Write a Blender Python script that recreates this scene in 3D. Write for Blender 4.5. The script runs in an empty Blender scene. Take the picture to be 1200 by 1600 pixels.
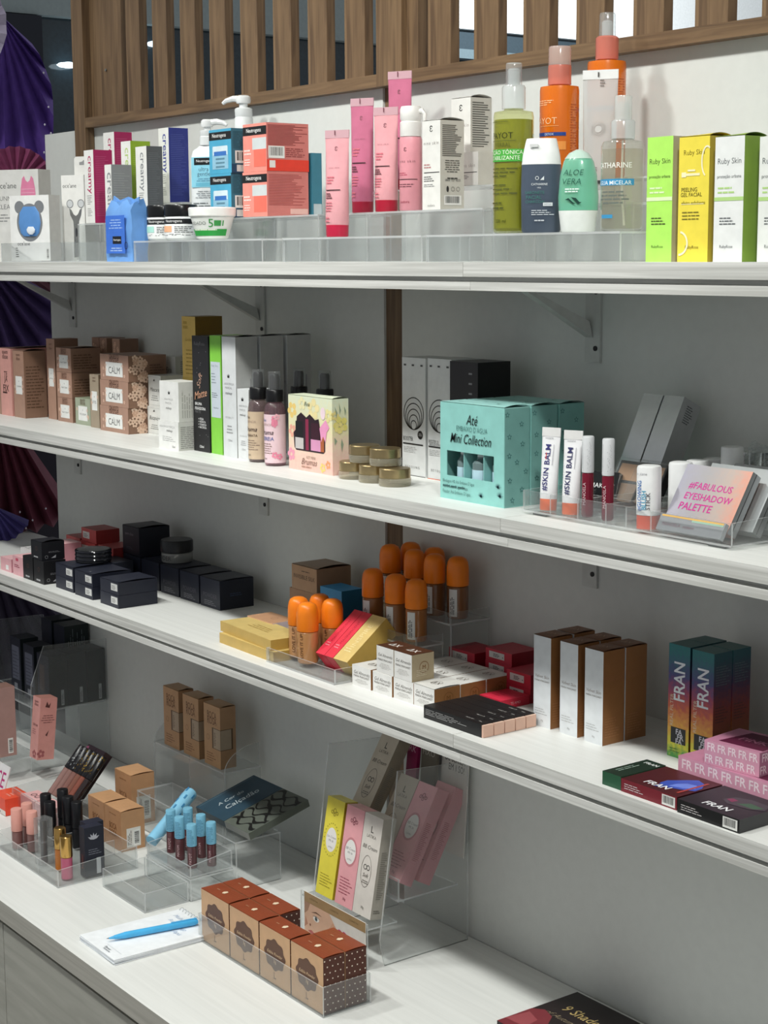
import bpy, bmesh, math, random
from mathutils import Vector, Matrix

sc = bpy.context.scene
COL = sc.collection
random.seed(7)

# ---------------------------------------------------------------- camera
cam_d = bpy.data.cameras.new('camera')
cam = bpy.data.objects.new('camera', cam_d)
COL.objects.link(cam)
_r = Vector((0.59591329, 0.80302922, -0.00560497))
_u = Vector((-0.1180701, 0.09451716, 0.98849682))
_f = Vector((-0.7943216, 0.58839661, -0.15113777))
_m = Matrix((_r, _u, -_f)).transposed().to_4x4()
_m.translation = Vector((0, -1.56, 1.65))
cam.matrix_world = _m
cam_d.sensor_fit = 'VERTICAL'
cam_d.sensor_height = 36.0
cam_d.lens = 2626.6 / 1600 * 36.0
cam_d.clip_start = 0.05
sc.camera = cam

# ---------------------------------------------------------------- world, lights, exposure
sc.view_settings.view_transform = 'Standard'
sc.view_settings.look = 'None'
sc.view_settings.gamma = 1
sc.view_settings.exposure = 0.27
sc.view_settings.use_curve_mapping = False
try:
    sc.cycles.transparent_max_bounces = 32
    sc.cycles.sample_clamp_indirect = 4.0
except Exception:
    pass
w = bpy.data.worlds.new('shop_world')
sc.world = w
w.use_nodes = True
w.node_tree.nodes['Background'].inputs[0].default_value = (0.92, 0.96, 1.0, 1)
w.node_tree.nodes['Background'].inputs[1].default_value = 0.29

def spot(x, y, z, tx, ty, tz, power, size=75, blend=0.5, rad=0.09, col=(0.99, 1.0, 0.955)):
    d = bpy.data.lights.new('ceiling_spot', 'SPOT')
    d.energy = power; d.spot_size = math.radians(size); d.spot_blend = blend
    d.shadow_soft_size = rad; d.color = col
    o = bpy.data.objects.new('ceiling_spot', d)
    COL.objects.link(o)
    o.location = (x, y, z)
    o.rotation_euler = (Vector((tx, ty, tz)) - Vector((x, y, z))).to_track_quat('-Z', 'Y').to_euler()
    return o
# a row of ceiling spots in front of the shelves
spot(-0.15, -1.15, 2.92, -1.55, -0.15, 1.35, 76, 70)
spot(-1.30, -1.15, 2.92, -1.45, -0.15, 1.2, 56, 80)
spot(-2.05, -1.2, 2.92, -2.05, -0.2, 1.1, 60, 75)
spot(-2.85, -1.2, 2.92, -2.8, -0.2, 1.1, 56, 75)
# lamps of the corridor behind the slatted screen
spot(-7.3, 5.6, 3.6, -9.0, 7.2, 3.2, 320, 120, rad=0.1, col=(0.95, 0.98, 1))

# ---------------------------------------------------------------- helpers
def lin(h):
    if isinstance(h, tuple):
        return h
    h = h.lstrip('#')
    o = []
    for i in (0, 2, 4):
        c = int(h[i:i + 2], 16) / 255
        o.append(c / 12.92 if c <= 0.04045 else ((c + 0.055) / 1.055) ** 2.4)
    return tuple(o)

MATS = {}
def mat(col, rough=0.42, metal=0.0, amt=0.05, spec=0.4, scale=60):
    """printed board or plastic: base colour with a fine procedural mottle"""
    key = (col, rough, metal, amt, spec)
    if key in MATS:
        return MATS[key]
    m = bpy.data.materials.new('surface_%s' % (col if isinstance(col, str) else 'tone'))
    m.use_nodes = True
    nt = m.node_tree
    b = nt.nodes['Principled BSDF']
    c = lin(col)
    n = nt.nodes.new('ShaderNodeTexNoise'); n.inputs['Scale'].default_value = scale
    n.inputs['Detail'].default_value = 3
    tc = nt.nodes.new('ShaderNodeTexCoord')
    nt.links.new(tc.outputs['Object'], n.inputs['Vector'])
    r = nt.nodes.new('ShaderNodeValToRGB')
    r.color_ramp.elements[0].position = 0.3; r.color_ramp.elements[1].position = 0.7
    r.color_ramp.elements[0].color = tuple(x * (1 - amt) for x in c) + (1,)
    r.color_ramp.elements[1].color = tuple(min(1, x * (1 + amt)) for x in c) + (1,)
    nt.links.new(n.outputs['Fac'], r.inputs['Fac'])
    nt.links.new(r.outputs['Color'], b.inputs['Base Color'])
    b.inputs['Roughness'].default_value = rough
    b.inputs['Metallic'].default_value = metal
    b.inputs['Specular IOR Level'].default_value = spec
    MATS[key] = m
    return m

def metal(col='#d0d0d0', rough=0.15):
    return mat(col, rough, 1.0, 0.03)

def clear(tint='#f4f7f7', body=0.0, bcol='#ffffff', rough=0.04, refl=1.0):
    """clear plastic: tinted transparency with a fresnel gloss; body adds a milky or coloured share"""
    key = ('clear', tint, body, bcol, rough, refl)
    if key in MATS:
        return MATS[key]
    m = bpy.data.materials.new('clear_plastic')
    m.use_nodes = True
    nt = m.node_tree
    nt.nodes.clear()
    out = nt.nodes.new('ShaderNodeOutputMaterial')
    tr = nt.nodes.new('ShaderNodeBsdfTransparent'); tr.inputs[0].default_value = lin(tint) + (1,)
    gl = nt.nodes.new('ShaderNodeBsdfGlossy'); gl.inputs['Roughness'].default_value = rough
    n = nt.nodes.new('ShaderNodeTexNoise'); n.inputs['Scale'].default_value = 35
    bp = nt.nodes.new('ShaderNodeBump'); bp.inputs['Strength'].default_value = 0.03
    nt.links.new(n.outputs['Fac'], bp.inputs['Height'])
    nt.links.new(bp.outputs['Normal'], gl.inputs['Normal'])
    lw = nt.nodes.new('ShaderNodeLayerWeight'); lw.inputs['Blend'].default_value = 0.5
    pw = nt.nodes.new('ShaderNodeMath'); pw.operation = 'POWER'; pw.inputs[1].default_value = 4.0
    nt.links.new(lw.outputs['Facing'], pw.inputs[0])
    mu = nt.nodes.new('ShaderNodeMath'); mu.operation = 'MULTIPLY_ADD'; mu.inputs[1].default_value = 0.55 * refl; mu.inputs[2].default_value = 0.035 * refl
    nt.links.new(pw.outputs[0], mu.inputs[0])
    base = tr.outputs[0]
    if body > 0:
        df = nt.nodes.new('ShaderNodeBsdfPrincipled')
        df.inputs['Base Color'].default_value = lin(bcol) + (1,)
        df.inputs['Roughness'].default_value = 0.3
        mx0 = nt.nodes.new('ShaderNodeMixShader'); mx0.inputs[0].default_value = body
        nt.links.new(tr.outputs[0], mx0.inputs[1]); nt.links.new(df.outputs[0], mx0.inputs[2])
        base = mx0.outputs[0]
    mx = nt.nodes.new('ShaderNodeMixShader')
    nt.links.new(mu.outputs[0], mx.inputs[0])
    nt.links.new(base, mx.inputs[1]); nt.links.new(gl.outputs[0], mx.inputs[2])
    nt.links.new(mx.outputs[0], out.inputs[0])
    MATS[key] = m
    return m

def grain(c1, c2, scale=(60, 60, 3), rough=0.5, dist=1.0, bump=0.1):
    """wood grain or linear laminate, stretched along the axis with the small scale"""
    key = ('grain', c1, c2, scale, rough)
    if key in MATS:
        return MATS[key]
    m = bpy.data.materials.new('grain'); m.use_nodes = True
    nt = m.node_tree; b = nt.nodes['Principled BSDF']
    tc = nt.nodes.new('ShaderNodeTexCoord')
    mp = nt.nodes.new('ShaderNodeMapping'); mp.inputs['Scale'].default_value = scale
    n = nt.nodes.new('ShaderNodeTexNoise'); n.inputs['Scale'].default_value = 1
    n.inputs['Detail'].default_value = 5; n.inputs['Distortion'].default_value = dist
    r = nt.nodes.new('ShaderNodeValToRGB')
    r.color_ramp.elements[0].position = 0.32; r.color_ramp.elements[1].position = 0.68
    r.color_ramp.elements[0].color = lin(c1) + (1,); r.color_ramp.elements[1].color = lin(c2) + (1,)
    nt.links.new(tc.outputs['Object'], mp.inputs[0]); nt.links.new(mp.outputs[0], n.inputs['Vector'])
    nt.links.new(n.outputs['Fac'], r.inputs[0]); nt.links.new(r.outputs[0], b.inputs['Base Color'])
    bp = nt.nodes.new('ShaderNodeBump'); bp.inputs['Strength'].default_value = bump; bp.inputs['Distance'].default_value = 0.001
    nt.links.new(n.outputs['Fac'], bp.inputs['Height']); nt.links.new(bp.outputs[0], b.inputs['Normal'])
    b.inputs['Roughness'].default_value = rough
    MATS[key] = m
    return m

def emit(col, strength):
    key = ('emit', col, strength)
    if key in MATS:
        return MATS[key]
    m = bpy.data.materials.new('reflection_glow'); m.use_nodes = True
    nt = m.node_tree; b = nt.nodes['Principled BSDF']
    b.inputs['Base Color'].default_value = lin(col) + (1,)
    b.inputs['Emission Color'].default_value = lin(col) + (1,)
    b.inputs['Emission Strength'].default_value = strength
    MATS[key] = m
    return m

def ramp_mat(stops, axis=2, size=1.0, rough=0.35, grainy=0.25, metal=0.0):
    """printed colour blend that runs along one object axis (0..size)"""
    m = bpy.data.materials.new('printed_blend'); m.use_nodes = True
    nt = m.node_tree; b = nt.nodes['Principled BSDF']
    tc = nt.nodes.new('ShaderNodeTexCoord'); sp = nt.nodes.new('ShaderNodeSeparateXYZ')
    nt.links.new(tc.outputs['Object'], sp.inputs[0])
    n = nt.nodes.new('ShaderNodeTexNoise'); n.inputs['Scale'].default_value = 180; n.inputs['Detail'].default_value = 4
    nt.links.new(tc.outputs['Object'], n.inputs['Vector'])
    d = nt.nodes.new('ShaderNodeMath'); d.operation = 'DIVIDE'; d.inputs[1].default_value = size
    nt.links.new(sp.outputs[axis], d.inputs[0])
    k = nt.nodes.new('ShaderNodeMath'); k.operation = 'MULTIPLY_ADD'; k.inputs[1].default_value = grainy; k.inputs[2].default_value = -grainy / 2
    nt.links.new(n.outputs['Fac'], k.inputs[0])
    a = nt.nodes.new('ShaderNodeMath'); a.operation = 'ADD'
    nt.links.new(d.outputs[0], a.inputs[0]); nt.links.new(k.outputs[0], a.inputs[1])
    r = nt.nodes.new('ShaderNodeValToRGB')
    e = r.color_ramp.elements
    while len(e) < len(stops):
        e.new(0.5)
    for i, (p, c) in enumerate(stops):
        e[i].position = p; e[i].color = lin(c) + (1,)
    nt.links.new(a.outputs[0], r.inputs[0]); nt.links.new(r.outputs[0], b.inputs['Base Color'])
    b.inputs['Roughness'].default_value = rough; b.inputs['Metallic'].default_value = metal
    return m

def M(x):
    return mat(x) if isinstance(x, str) else x

class MB:
    """collects faces of ONE part"""
    def __init__(s):
        s.v = []; s.f = []; s.mi = []; s.mats = []
    def slot(s, m):
        m = M(m)
        if m not in s.mats:
            s.mats.append(m)
        return s.mats.index(m)
    def add(s, verts, faces, m):
        k = len(s.v); i = s.slot(m)
        s.v += [tuple(p) for p in verts]
        for f in faces:
            s.f.append(tuple(k + j for j in f)); s.mi.append(i)
        return s
    def box(s, x0, x1, y0, y1, z0, z1, m, faces=None):
        """faces: dict F R T L B D -> material"""
        v = [(x0, y0, z0), (x1, y0, z0), (x1, y1, z0), (x0, y1, z0), (x0, y0, z1), (x1, y0, z1), (x1, y1, z1), (x0, y1, z1)]
        q = {'F': (0, 1, 5, 4), 'R': (1, 2, 6, 5), 'B': (2, 3, 7, 6), 'L': (3, 0, 4, 7), 'T': (4, 5, 6, 7), 'D': (3, 2, 1, 0)}
        k = len(s.v); s.v += v
        for n, f in q.items():
            mm = (faces or {}).get(n, m)
            s.f.append(tuple(k + j for j in f)); s.mi.append(s.slot(mm))
        return s
    def lathe(s, prof, m, seg=28, sx=1, sy=1, cx=0, cy=0, cap=True):
        n = len(prof); vs = []; fs = []
        for r, z in prof:
            for i in range(seg):
                a = 2 * math.pi * i / seg
                vs.append((cx + r * math.cos(a) * sx, cy + r * math.sin(a) * sy, z))
        for j in range(n - 1):
            for i in range(seg):
                i2 = (i + 1) % seg
                fs.append((j * seg + i, j * seg + i2, (j + 1) * seg + i2, (j + 1) * seg + i))
        if cap:
            fs.append(tuple(range(seg - 1, -1, -1)))
            fs.append(tuple((n - 1) * seg + i for i in range(seg)))
        return s.add(vs, fs, m)
    def loft(s, secs, m, seg=24, cap=True, power=2.0):
        """secs: (z, rx, ry[, ox, oy]) superellipse rings"""
        vs = []; fs = []
        for sec in secs:
            z, rx, ry = sec[:3]; ox, oy = sec[3:5] if len(sec) > 3 else (0, 0)
            for i in range(seg):
                a = 2 * math.pi * i / seg
                c, q = math.cos(a), math.sin(a)
                e = 2 / power
                vs.append((ox + rx * math.copysign(abs(c) ** e, c), oy + ry * math.copysign(abs(q) ** e, q), z))
        n = len(secs)
        for j in range(n - 1):
            for i in range(seg):
                i2 = (i + 1) % seg
                fs.append((j * seg + i, j * seg + i2, (j + 1) * seg + i2, (j + 1) * seg + i))
        if cap:
            fs.append(tuple(range(seg - 1, -1, -1)))
            fs.append(tuple((n - 1) * seg + i for i in range(seg)))
        return s.add(vs, fs, m)
    def prism(s, pts, axis, a0, a1, m, edge=None):
        """polygon in the plane across `axis` ('x','y','z'), extruded a0..a1; edge = material of the rim"""
        def P(p, t):
            return {'x': (t, p[0], p[1]), 'y': (p[0], t, p[1]), 'z': (p[0], p[1], t)}[axis]
        n = len(pts)
        vs = [P(p, a0) for p in pts] + [P(p, a1) for p in pts]
        s.add(vs, [tuple(range(n - 1, -1, -1)), tuple(range(n, 2 * n))], m)
        s.add(vs, [(i, (i + 1) % n, n + (i + 1) % n, n + i) for i in range(n)], edge or m)
        return s
    def tube(s, pts, r, m, seg=8, closed=False):
        pts = [Vector(p) for p in pts]; vs = []; fs = []
        n = len(pts)
        for i, p in enumerate(pts):
            d = (pts[min(i + 1, n - 1)] - pts[max(i - 1, 0)]).normalized()
            a = d.orthogonal().normalized() if i == 0 else (pa - d * pa.dot(d)).normalized()
            pa = a; b = d.cross(a)
            rr = r[i] if isinstance(r, (list, tuple)) else r
            for k in range(seg):
                t = 2 * math.pi * k / seg
                vs.append(p + a * math.cos(t) * rr + b * math.sin(t) * rr)
        for i in range(n - 1):
            for k in range(seg):
                k2 = (k + 1) % seg
                fs.append((i * seg + k, i * seg + k2, (i + 1) * seg + k2, (i + 1) * seg + k))
        fs.append(tuple(range(seg - 1, -1, -1))); fs.append(tuple((n - 1) * seg + k for k in range(seg)))
        return s.add(vs, fs, m)
    def mesh(s, name, smooth=False):
        me = bpy.data.meshes.new(name)
        me.from_pydata(s.v, [], s.f)
        for m in s.mats:
            me.materials.append(m)
        me.polygons.foreach_set('material_index', s.mi)
        if smooth:
            me.polygons.foreach_set('use_smooth', [True] * len(s.f))
            me.set_sharp_from_angle(angle=math.radians(38))
        me.update()
        return me

def tag(o, label=None, cat=None, group=None, kind=None):
    if label: o['label'] = label
    if cat: o['category'] = cat
    if group: o['group'] = group
    if kind: o['kind'] = kind
    return o

def obj(name, mb, parent=None, loc=None, rot=None, smooth=False):
    me = mb if isinstance(mb, bpy.types.Mesh) else mb.mesh(name, smooth)
    o = bpy.data.objects.new(name, me)
    COL.objects.link(o)
    if parent: o.parent = parent
    if loc: o.location = loc
    if rot is not None: o.rotation_euler = rot if isinstance(rot, tuple) else (0, 0, rot)
    return o

def empty(name, loc, rot=0.0):
    o = bpy.data.objects.new(name, None)
    o.empty_display_size = 0.02
    COL.objects.link(o); o.location = loc
    o.rotation_euler = rot if isinstance(rot, tuple) else (0, 0, rot)
    return o

def copy_tree(src, loc=None, rot=None, label=None, parent=None):
    c = src.copy(); COL.objects.link(c)
    if parent: c.parent = parent
    if loc is not None: c.location = loc
    if rot is not None: c.rotation_euler = rot if isinstance(rot, tuple) else (0, 0, rot)
    if label: c['label'] = label
    for ch in list(src.children):
        copy_tree(ch, parent=c)
    return c

# ---------------------------------------------------------------- flat print
TXT = {}
def text_geo(s, bold=0.0, shear=0.0, spacing=1.0):
    key = (s, bold, shear, spacing)
    if key not in TXT:
        cu = bpy.data.curves.new('t', 'FONT')
        cu.body = s; cu.size = 1.0; cu.resolution_u = 2; cu.offset = bold * 0.55; cu.shear = shear; cu.space_character = spacing
        o = bpy.data.objects.new('t', cu)
        me = bpy.data.meshes.new_from_object(o)
        vs = [(v.co.x, v.co.y) for v in me.vertices]
        fs = [tuple(p.vertices) for p in me.polygons]
        bpy.data.objects.remove(o); bpy.data.curves.remove(cu); bpy.data.meshes.remove(me)
        if vs:
            x0 = min(v[0] for v in vs); x1 = max(v[0] for v in vs); y0 = min(v[1] for v in vs); y1 = max(v[1] for v in vs)
            vs = [(x - (x0 + x1) / 2, y - (y0 + y1) / 2) for x, y in vs]
            TXT[key] = (vs, fs, x1 - x0, y1 - y0)
        else:
            TXT[key] = ([], [], 1, 1)
    return TXT[key]

class Pr:
    """printed marks; u,v are fractions of the face"""
    def __init__(s, w=0, d=0, h=0, faces=None):
        s.mb = MB(); s.k = 0
        s.F = {}
        if w:
            s.F['F'] = (lambda u, v, o: (-w / 2 + u, -d / 2 - o, v), w, h)
            s.F['R'] = (lambda u, v, o: (w / 2 + o, -d / 2 + u, v), d, h)
            s.F['T'] = (lambda u, v, o: (-w / 2 + u, -d / 2 + v, h + o), w, d)
        if faces:
            s.F.update(faces)
    def put(s, face, pts, polys, m):
        fn, W, H = s.F[face]
        s.k += 1
        o = 0.00015 + 0.00003 * s.k
        s.mb.add([fn(x, y, o) for x, y in pts], polys, m)
    def rect(s, face, u0, v0, u1, v1, m, n=1):
        W, H = s.F[face][1:]
        if face in ('C', 'S'): n = 10
        pts = []
        for i in range(n + 1):
            u = u0 + (u1 - u0) * i / n
            pts += [(u * W, v0 * H), (u * W, v1 * H)]
        s.put(face, pts, [(2 * i, 2 * i + 2, 2 * i + 3, 2 * i + 1) for i in range(n)], m)
    def poly(s, face, pts, m):
        W, H = s.F[face][1:]
        s.put(face, [(u * W, v * H) for u, v in pts], [tuple(range(len(pts)))], m)
    def ell(s, face, u, v, r, m, ry=None, n=24):
        """r in metres"""
        W, H = s.F[face][1:]; ry = ry or r
        s.put(face, [(u * W + r * math.cos(2 * math.pi * i / n), v * H + ry * math.sin(2 * math.pi * i / n)) for i in range(n)], [tuple(range(n))], m)
    def ring(s, face, u, v, r, t, m, ry=None, n=28, a0=0, a1=360):
        W, H = s.F[face][1:]; ry = ry or r
        pts = []
        for i in range(n + 1):
            a = math.radians(a0 + (a1 - a0) * i / n)
            pts += [(u * W + r * math.cos(a), v * H + ry * math.sin(a)), (u * W + (r - t) * math.cos(a), v * H + (ry - t) * math.sin(a))]
        s.put(face, pts, [(2 * i, 2 * i + 2, 2 * i + 3, 2 * i + 1) for i in range(n)], m)
    def text(s, face, t, u, v, wf, m, rot=0, bold=0.0, shear=0.0, tall=None, spacing=1.0):
        """wf: width of the text as a fraction of the face width (of its height when rot is 90/-90)"""
        W, H = s.F[face][1:]
        vs, fs, tw, th = text_geo(t, bold, shear, spacing)
        k = (H if abs(rot) == 90 else W) * wf / tw
        ky = k if tall is None else k * tall
        a = math.radians(rot); c, q = math.cos(a), math.sin(a)
        s.put(face, [(u * W + x * k * c - y * ky * q, v * H + x * k * q + y * ky * c) for x, y in vs], fs, m)
    def lines(s, face, u0, v0, u1, v1, n, m, fill=0.5, seed=1, align='l', vert=False):
        W, H = s.F[face][1:]; rnd = random.Random(seed)
        pts = []; ps = []
        for i in range(n):
            if vert:
                a = u0 + (u1 - u0) * i / n; b = a + (u1 - u0) / n * fill
                x = v0; end = v0 + (v1 - v0) * rnd.uniform(0.6, 1)
            else:
                a = v1 - (v1 - v0) * (i + 1) / n; b = a + (v1 - v0) / n * fill
                L = (u1 - u0) * rnd.uniform(0.6, 1.0)
                x = u0 if align == 'l' else (u0 + u1) / 2 - L / 2; end = x + L
            while x < end - 1e-6:
                l = (end - x) if n > 14 else min(end - x, (v1 - v0 if vert else u1 - u0) * rnd.uniform(0.12, 0.3))
                k = len(pts)
                q = [(a, x), (b, x), (b, x + l), (a, x + l)] if vert else [(x, a), (x + l, a), (x + l, b), (x, b)]
                pts += [(p[0] * W, p[1] * H) for p in q]; ps.append((k, k + 1, k + 2, k + 3))
                x += l + (v1 - v0 if vert else u1 - u0) * 0.035
        s.put(face, pts, ps, m)
    def bar(s, face, u0, v0, u1, v1, vert=False, bg='#e8e8e4', seed=3, n=18):
        s.rect(face, u0, v0, u1, v1, bg)
        W, H = s.F[face][1:]; rnd = random.Random(seed); pts = []; ps = []
        t = 0.08
        while t < 0.9:
            wd = rnd.choice((0.015, 0.03, 0.045)); k = len(pts)
            if vert:
                a = v0 + (v1 - v0) * t; b = a + (v1 - v0) * wd; c0 = u0 + (u1 - u0) * .2; c1 = u0 + (u1 - u0) * .9
                q = [(c0, a), (c1, a), (c1, b), (c0, b)]
            else:
                a = u0 + (u1 - u0) * t; b = a + (u1 - u0) * wd; c0 = v0 + (v1 - v0) * .2; c1 = v0 + (v1 - v0) * .9
                q = [(a, c0), (b, c0), (b, c1), (a, c1)]
            pts += [(p[0] * W, p[1] * H) for p in q]; ps.append((k, k + 1, k + 2, k + 3))
            t += wd + rnd.choice((0.02, 0.035))
        s.put(face, pts, ps, '#1c1c1c')
    def done(s, parent, name='print'):
        if s.mb.f:
            return obj(name, s.mb, parent)

def carton(name, label, cat, P, cols, deco=None, group=None, rot=0.0, flap=0.0, tilt=None, flapcol=None):
    """folding box; P = near front right corner x, y, base z, width, depth, height"""
    X, Y, z, w_, d_, h_ = P
    c = cols if isinstance(cols, dict) else {'*': cols}
    base = c.get('*', '#dddddd')
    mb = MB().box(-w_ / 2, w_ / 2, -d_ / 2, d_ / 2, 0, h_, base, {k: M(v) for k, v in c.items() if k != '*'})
    off = Vector((-w_ / 2, d_ / 2, 0))
    if rot: off.rotate(Matrix.Rotation(rot, 3, 'Z'))
    o = obj(name, mb, None, (X + off.x, Y + off.y, z), tilt if tilt else rot)
    tag(o, label, cat, group)
    if flap:
        fb = MB(); n = 8; vs = []; fs = []
        for i in range(n + 1):
            t = i / n; zz = h_ + 0.0004 + flap * max(0, math.sin(math.pi * t)) ** 0.8
            y = -d_ / 2 + d_ * t
            vs += [(-w_ / 2, y, h_ + 0.0004), (w_ / 2, y, zz)]
        fs = [(2 * i, 2 * i + 1, 2 * i + 3, 2 * i + 2) for i in range(n)]
        fb.add(vs, fs, flapcol or c.get('T', base))
        fb.add([(p[0], p[1], p[2] + 0.0004) for p in vs], fs, flapcol or c.get('T', base))
        obj('lid_flap', fb, o)
    if deco:
        p = Pr(w_, d_, h_)
        if flap:
            p.F['T'] = (lambda u, v, q: (-w_ / 2 + u, -d_ / 2 + v, h_ + 0.001 + q + flap * max(0, math.sin(math.pi * min(1, max(0, v / d_)))) ** 0.8 * min(1, max(0, u / w_))), w_, d_)
        deco(p)
        p.done(o)
    return o

def cyl_face(r, h, a0, sx=1, sy=1):
    """print area on a round wall, half the circumference wide, centred on the bearing a0"""
    def fn(u, v, o):
        rr = r(v) if callable(r) else r
        a = a0 + (u - math.pi * R0 / 2) / R0
        return ((rr + o) * math.cos(a) * sx, (rr + o) * math.sin(a) * sy, v)
    R0 = r(h / 2) if callable(r) else r
    return {'C': (fn, math.pi * R0, h)}

ACR = clear('#fafbfb', 0.05, '#e4e6e6', 0.03, 0.9)
EDGE = clear('#f2f4f4', 0.40, '#eef0f0', 0.1, 1.2)

def acr_panel(name, parent, pts, axis, a0, a1):
    return obj(name, MB().prism(pts, axis, a0, a1, ACR, EDGE), parent)

def acr_tray(label, x0, x1, y0, y1, z, hf, hb, hl=None, hr=None, group=None, dividers=(), t=0.002, name='acrylic_tray', rows=()):
    """clear tray: floor plate with four upright walls (front, back, left, right)"""
    cx, cy = (x0 + x1) / 2, (y0 + y1) / 2
    hw, hd = (x1 - x0) / 2, (y1 - y0) / 2
    o = obj(name, MB().prism([(-hw, -hd), (hw, -hd), (hw, hd), (-hw, hd)], 'z', 0, t, ACR, EDGE), None, (cx, cy, z))
    tag(o, label, 'tray', group)
    acr_panel('wall', o, [(-hw, t), (hw, t), (hw, hf), (-hw, hf)], 'y', -hd, -hd + t)
    acr_panel('wall', o, [(-hw, t), (hw, t), (hw, hb), (-hw, hb)], 'y', hd - t, hd)
    acr_panel('wall', o, [(-hd + t, t), (hd - t, t), (hd - t, hb), (-hd + t, hf)], 'x', -hw, -hw + t)
    acr_panel('wall', o, [(-hd + t, t), (hd - t, t), (hd - t, hb), (-hd + t, hf)], 'x', hw - t, hw)
    for dx in dividers:
        acr_panel('divider', o, [(-hd + t, t), (hd - t, t), (hd - t, hf * .95), (-hd + t, hf * .95)], 'x', dx - cx - t / 2, dx - cx + t / 2)
    for dy, xe in rows:
        acr_panel('divider', o, [(-hw + t, t), (xe - cx, t), (xe - cx, hf * .9), (-hw + t, hf * .9)], 'y', dy - cy - t / 2, dy - cy + t / 2)
    return o

def acr_step(label, x0, x1, y0, y1, z, h_, group='clear acrylic display steps on the top shelf', t=0.0025):
    """clear bench: top plate on a front panel and two cheeks"""
    cx, cy = (x0 + x1) / 2, (y0 + y1) / 2
    hw, hd = (x1 - x0) / 2, (y1 - y0) / 2
    o = obj('acrylic_step', MB().prism([(-hw, -hd), (hw, -hd), (hw, hd), (-hw, hd)], 'z', h_ - t, h_, ACR, EDGE), None, (cx, cy, z))
    tag(o, label, 'display step', group)
    acr_panel('front_panel', o, [(-hw, 0), (hw, 0), (hw, h_ - t), (-hw, h_ - t)], 'y', -hd, -hd + t)
    acr_panel('cheek', o, [(-hd + t, 0), (hd, 0), (hd, h_ - t), (-hd + t, h_ - t)], 'x', -hw, -hw + t)
    acr_panel('cheek', o, [(-hd + t, 0), (hd, 0), (hd, h_ - t), (-hd + t, h_ - t)], 'x', hw - t, hw)
    return o
# ================================================================ the setting
WALL = mat('#d0d2ce', 0.7, 0, 0.02)
LAM = grain('#bdbdb8', '#dfdfdb', (4, 260, 260), 0.5, 0.4, 0.15)
LAMT = grain('#dcddda', '#e4e5e2', (3, 110, 110), 0.45, 0.6, 0.03)
WOOD = grain('#5c4630', '#806649', (90, 90, 5), 0.55, 1.2, 0.2)
WOODH = grain('#5c4630', '#806649', (5, 90, 90), 0.55, 1.2, 0.2)
WOODD = grain('#4d3420', '#7b5a3b', (90, 90, 5), 0.55, 1.2, 0.2)

def struct(name, mb, parent=None, loc=None, kind='structure'):
    o = obj(name, mb, parent, loc)
    if parent is None:
        tag(o, kind=kind)
    return o

wb = struct('wall_back', MB().box(-3.28, -2.103, 0, 0.04, 0, 1.9, WALL))
wb['label'] = 'pale grey back wall panel behind the shelves left of the wood post'
wb2 = struct('wall_back', MB().box(-2.057, 0.4, 0, 0.04, 0, 1.9, WALL))
wb2['label'] = 'pale grey back wall panel behind the shelves right of the wood post'
struct('floor', MB().box(-7, 2.5, -4.5, 0.0, -0.05, 0, mat('#b9b4aa', 0.3)))['label'] = 'light shop floor'
struct('ceiling', MB().box(-3.0, 2.5, -4.5, -0.05, 2.95, 3.0, mat('#e6e6e2', 0.8)))['label'] = 'white shop ceiling'

# slatted wood screen above the wall
scr = empty('slatted_screen', (-2.0, -0.005, 1.9))
tag(scr, 'brown wood screen of upright slats in a frame above the wall', 'screen')
def spart(name, x0, x1, y0, y1, z0, z1, m=WOOD):
    cx, cy, cz = (x0 + x1) / 2, (y0 + y1) / 2, (z0 + z1) / 2
    return obj(name, MB().box(-(x1 - x0) / 2, (x1 - x0) / 2, -(y1 - y0) / 2, (y1 - y0) / 2, -(z1 - z0) / 2, (z1 - z0) / 2, m), scr, (cx + 2.0, cy + .005, cz - 1.9))
spart('rail', -3.055, -2.092, -0.02, 0.02, 1.9, 1.9185, WOODH)
spart('rail', -2.027, 0.4, -0.02, 0.02, 1.9, 1.9185, WOODH)
spart('rail', -3.055, -2.092, -0.02, 0.02, 2.72, 2.75, WOODH)
spart('rail', -2.027, 0.4, -0.02, 0.02, 2.72, 2.75, WOODH)
spart('frame_board', -3.055, -2.927, -0.004, 0.014, 1.9185, 2.72)
spart('frame_board', -2.027, -2.0, -0.012, 0.014, 1.9185, 2.72)
for i in range(8):
    x = -2.878 + i * 0.1006
    if x + .05 < -2.1:
        spart('slat', x, x + 0.0525, -0.02, -0.004, 1.9185, 2.72)
for i in range(22):
    x = -1.966 + i * 0.1037
    if x + 0.05 < 0.38:
        spart('slat', x, x + 0.052, -0.02, -0.004, 1.9185, 2.72)
sw = MB().lathe([(0.0025, 0), (0.0025, 0.002)], '#777a78', 10)
obj('screw', sw, scr, (-0.99, 0.0, 0.105), (math.pi / 2, 0, 0))
# posts
def post(name, x0, x1, y0, y1, z0, z1, lab):
    o = obj(name, MB().box(-(x1 - x0) / 2, (x1 - x0) / 2, -(y1 - y0) / 2, (y1 - y0) / 2, 0, z1 - z0, WOOD), None, ((x0 + x1) / 2, (y0 + y1) / 2, z0))
    return tag(o, lab, 'post')
post('wood_post', -3.102, -3.056, -0.02, -0.001, 1.642, 2.75, 'brown wood post at the left end of the slatted screen')
post('wood_post', -2.1025, -2.0575, 0.004, 0.03, 0.62, 1.9, 'brown wood strip let into the back wall between the two panels')
post('wood_post', -2.091, -2.028, -0.021, 0.0, 1.9, 2.75, 'brown wood post in the middle of the slatted screen')

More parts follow.
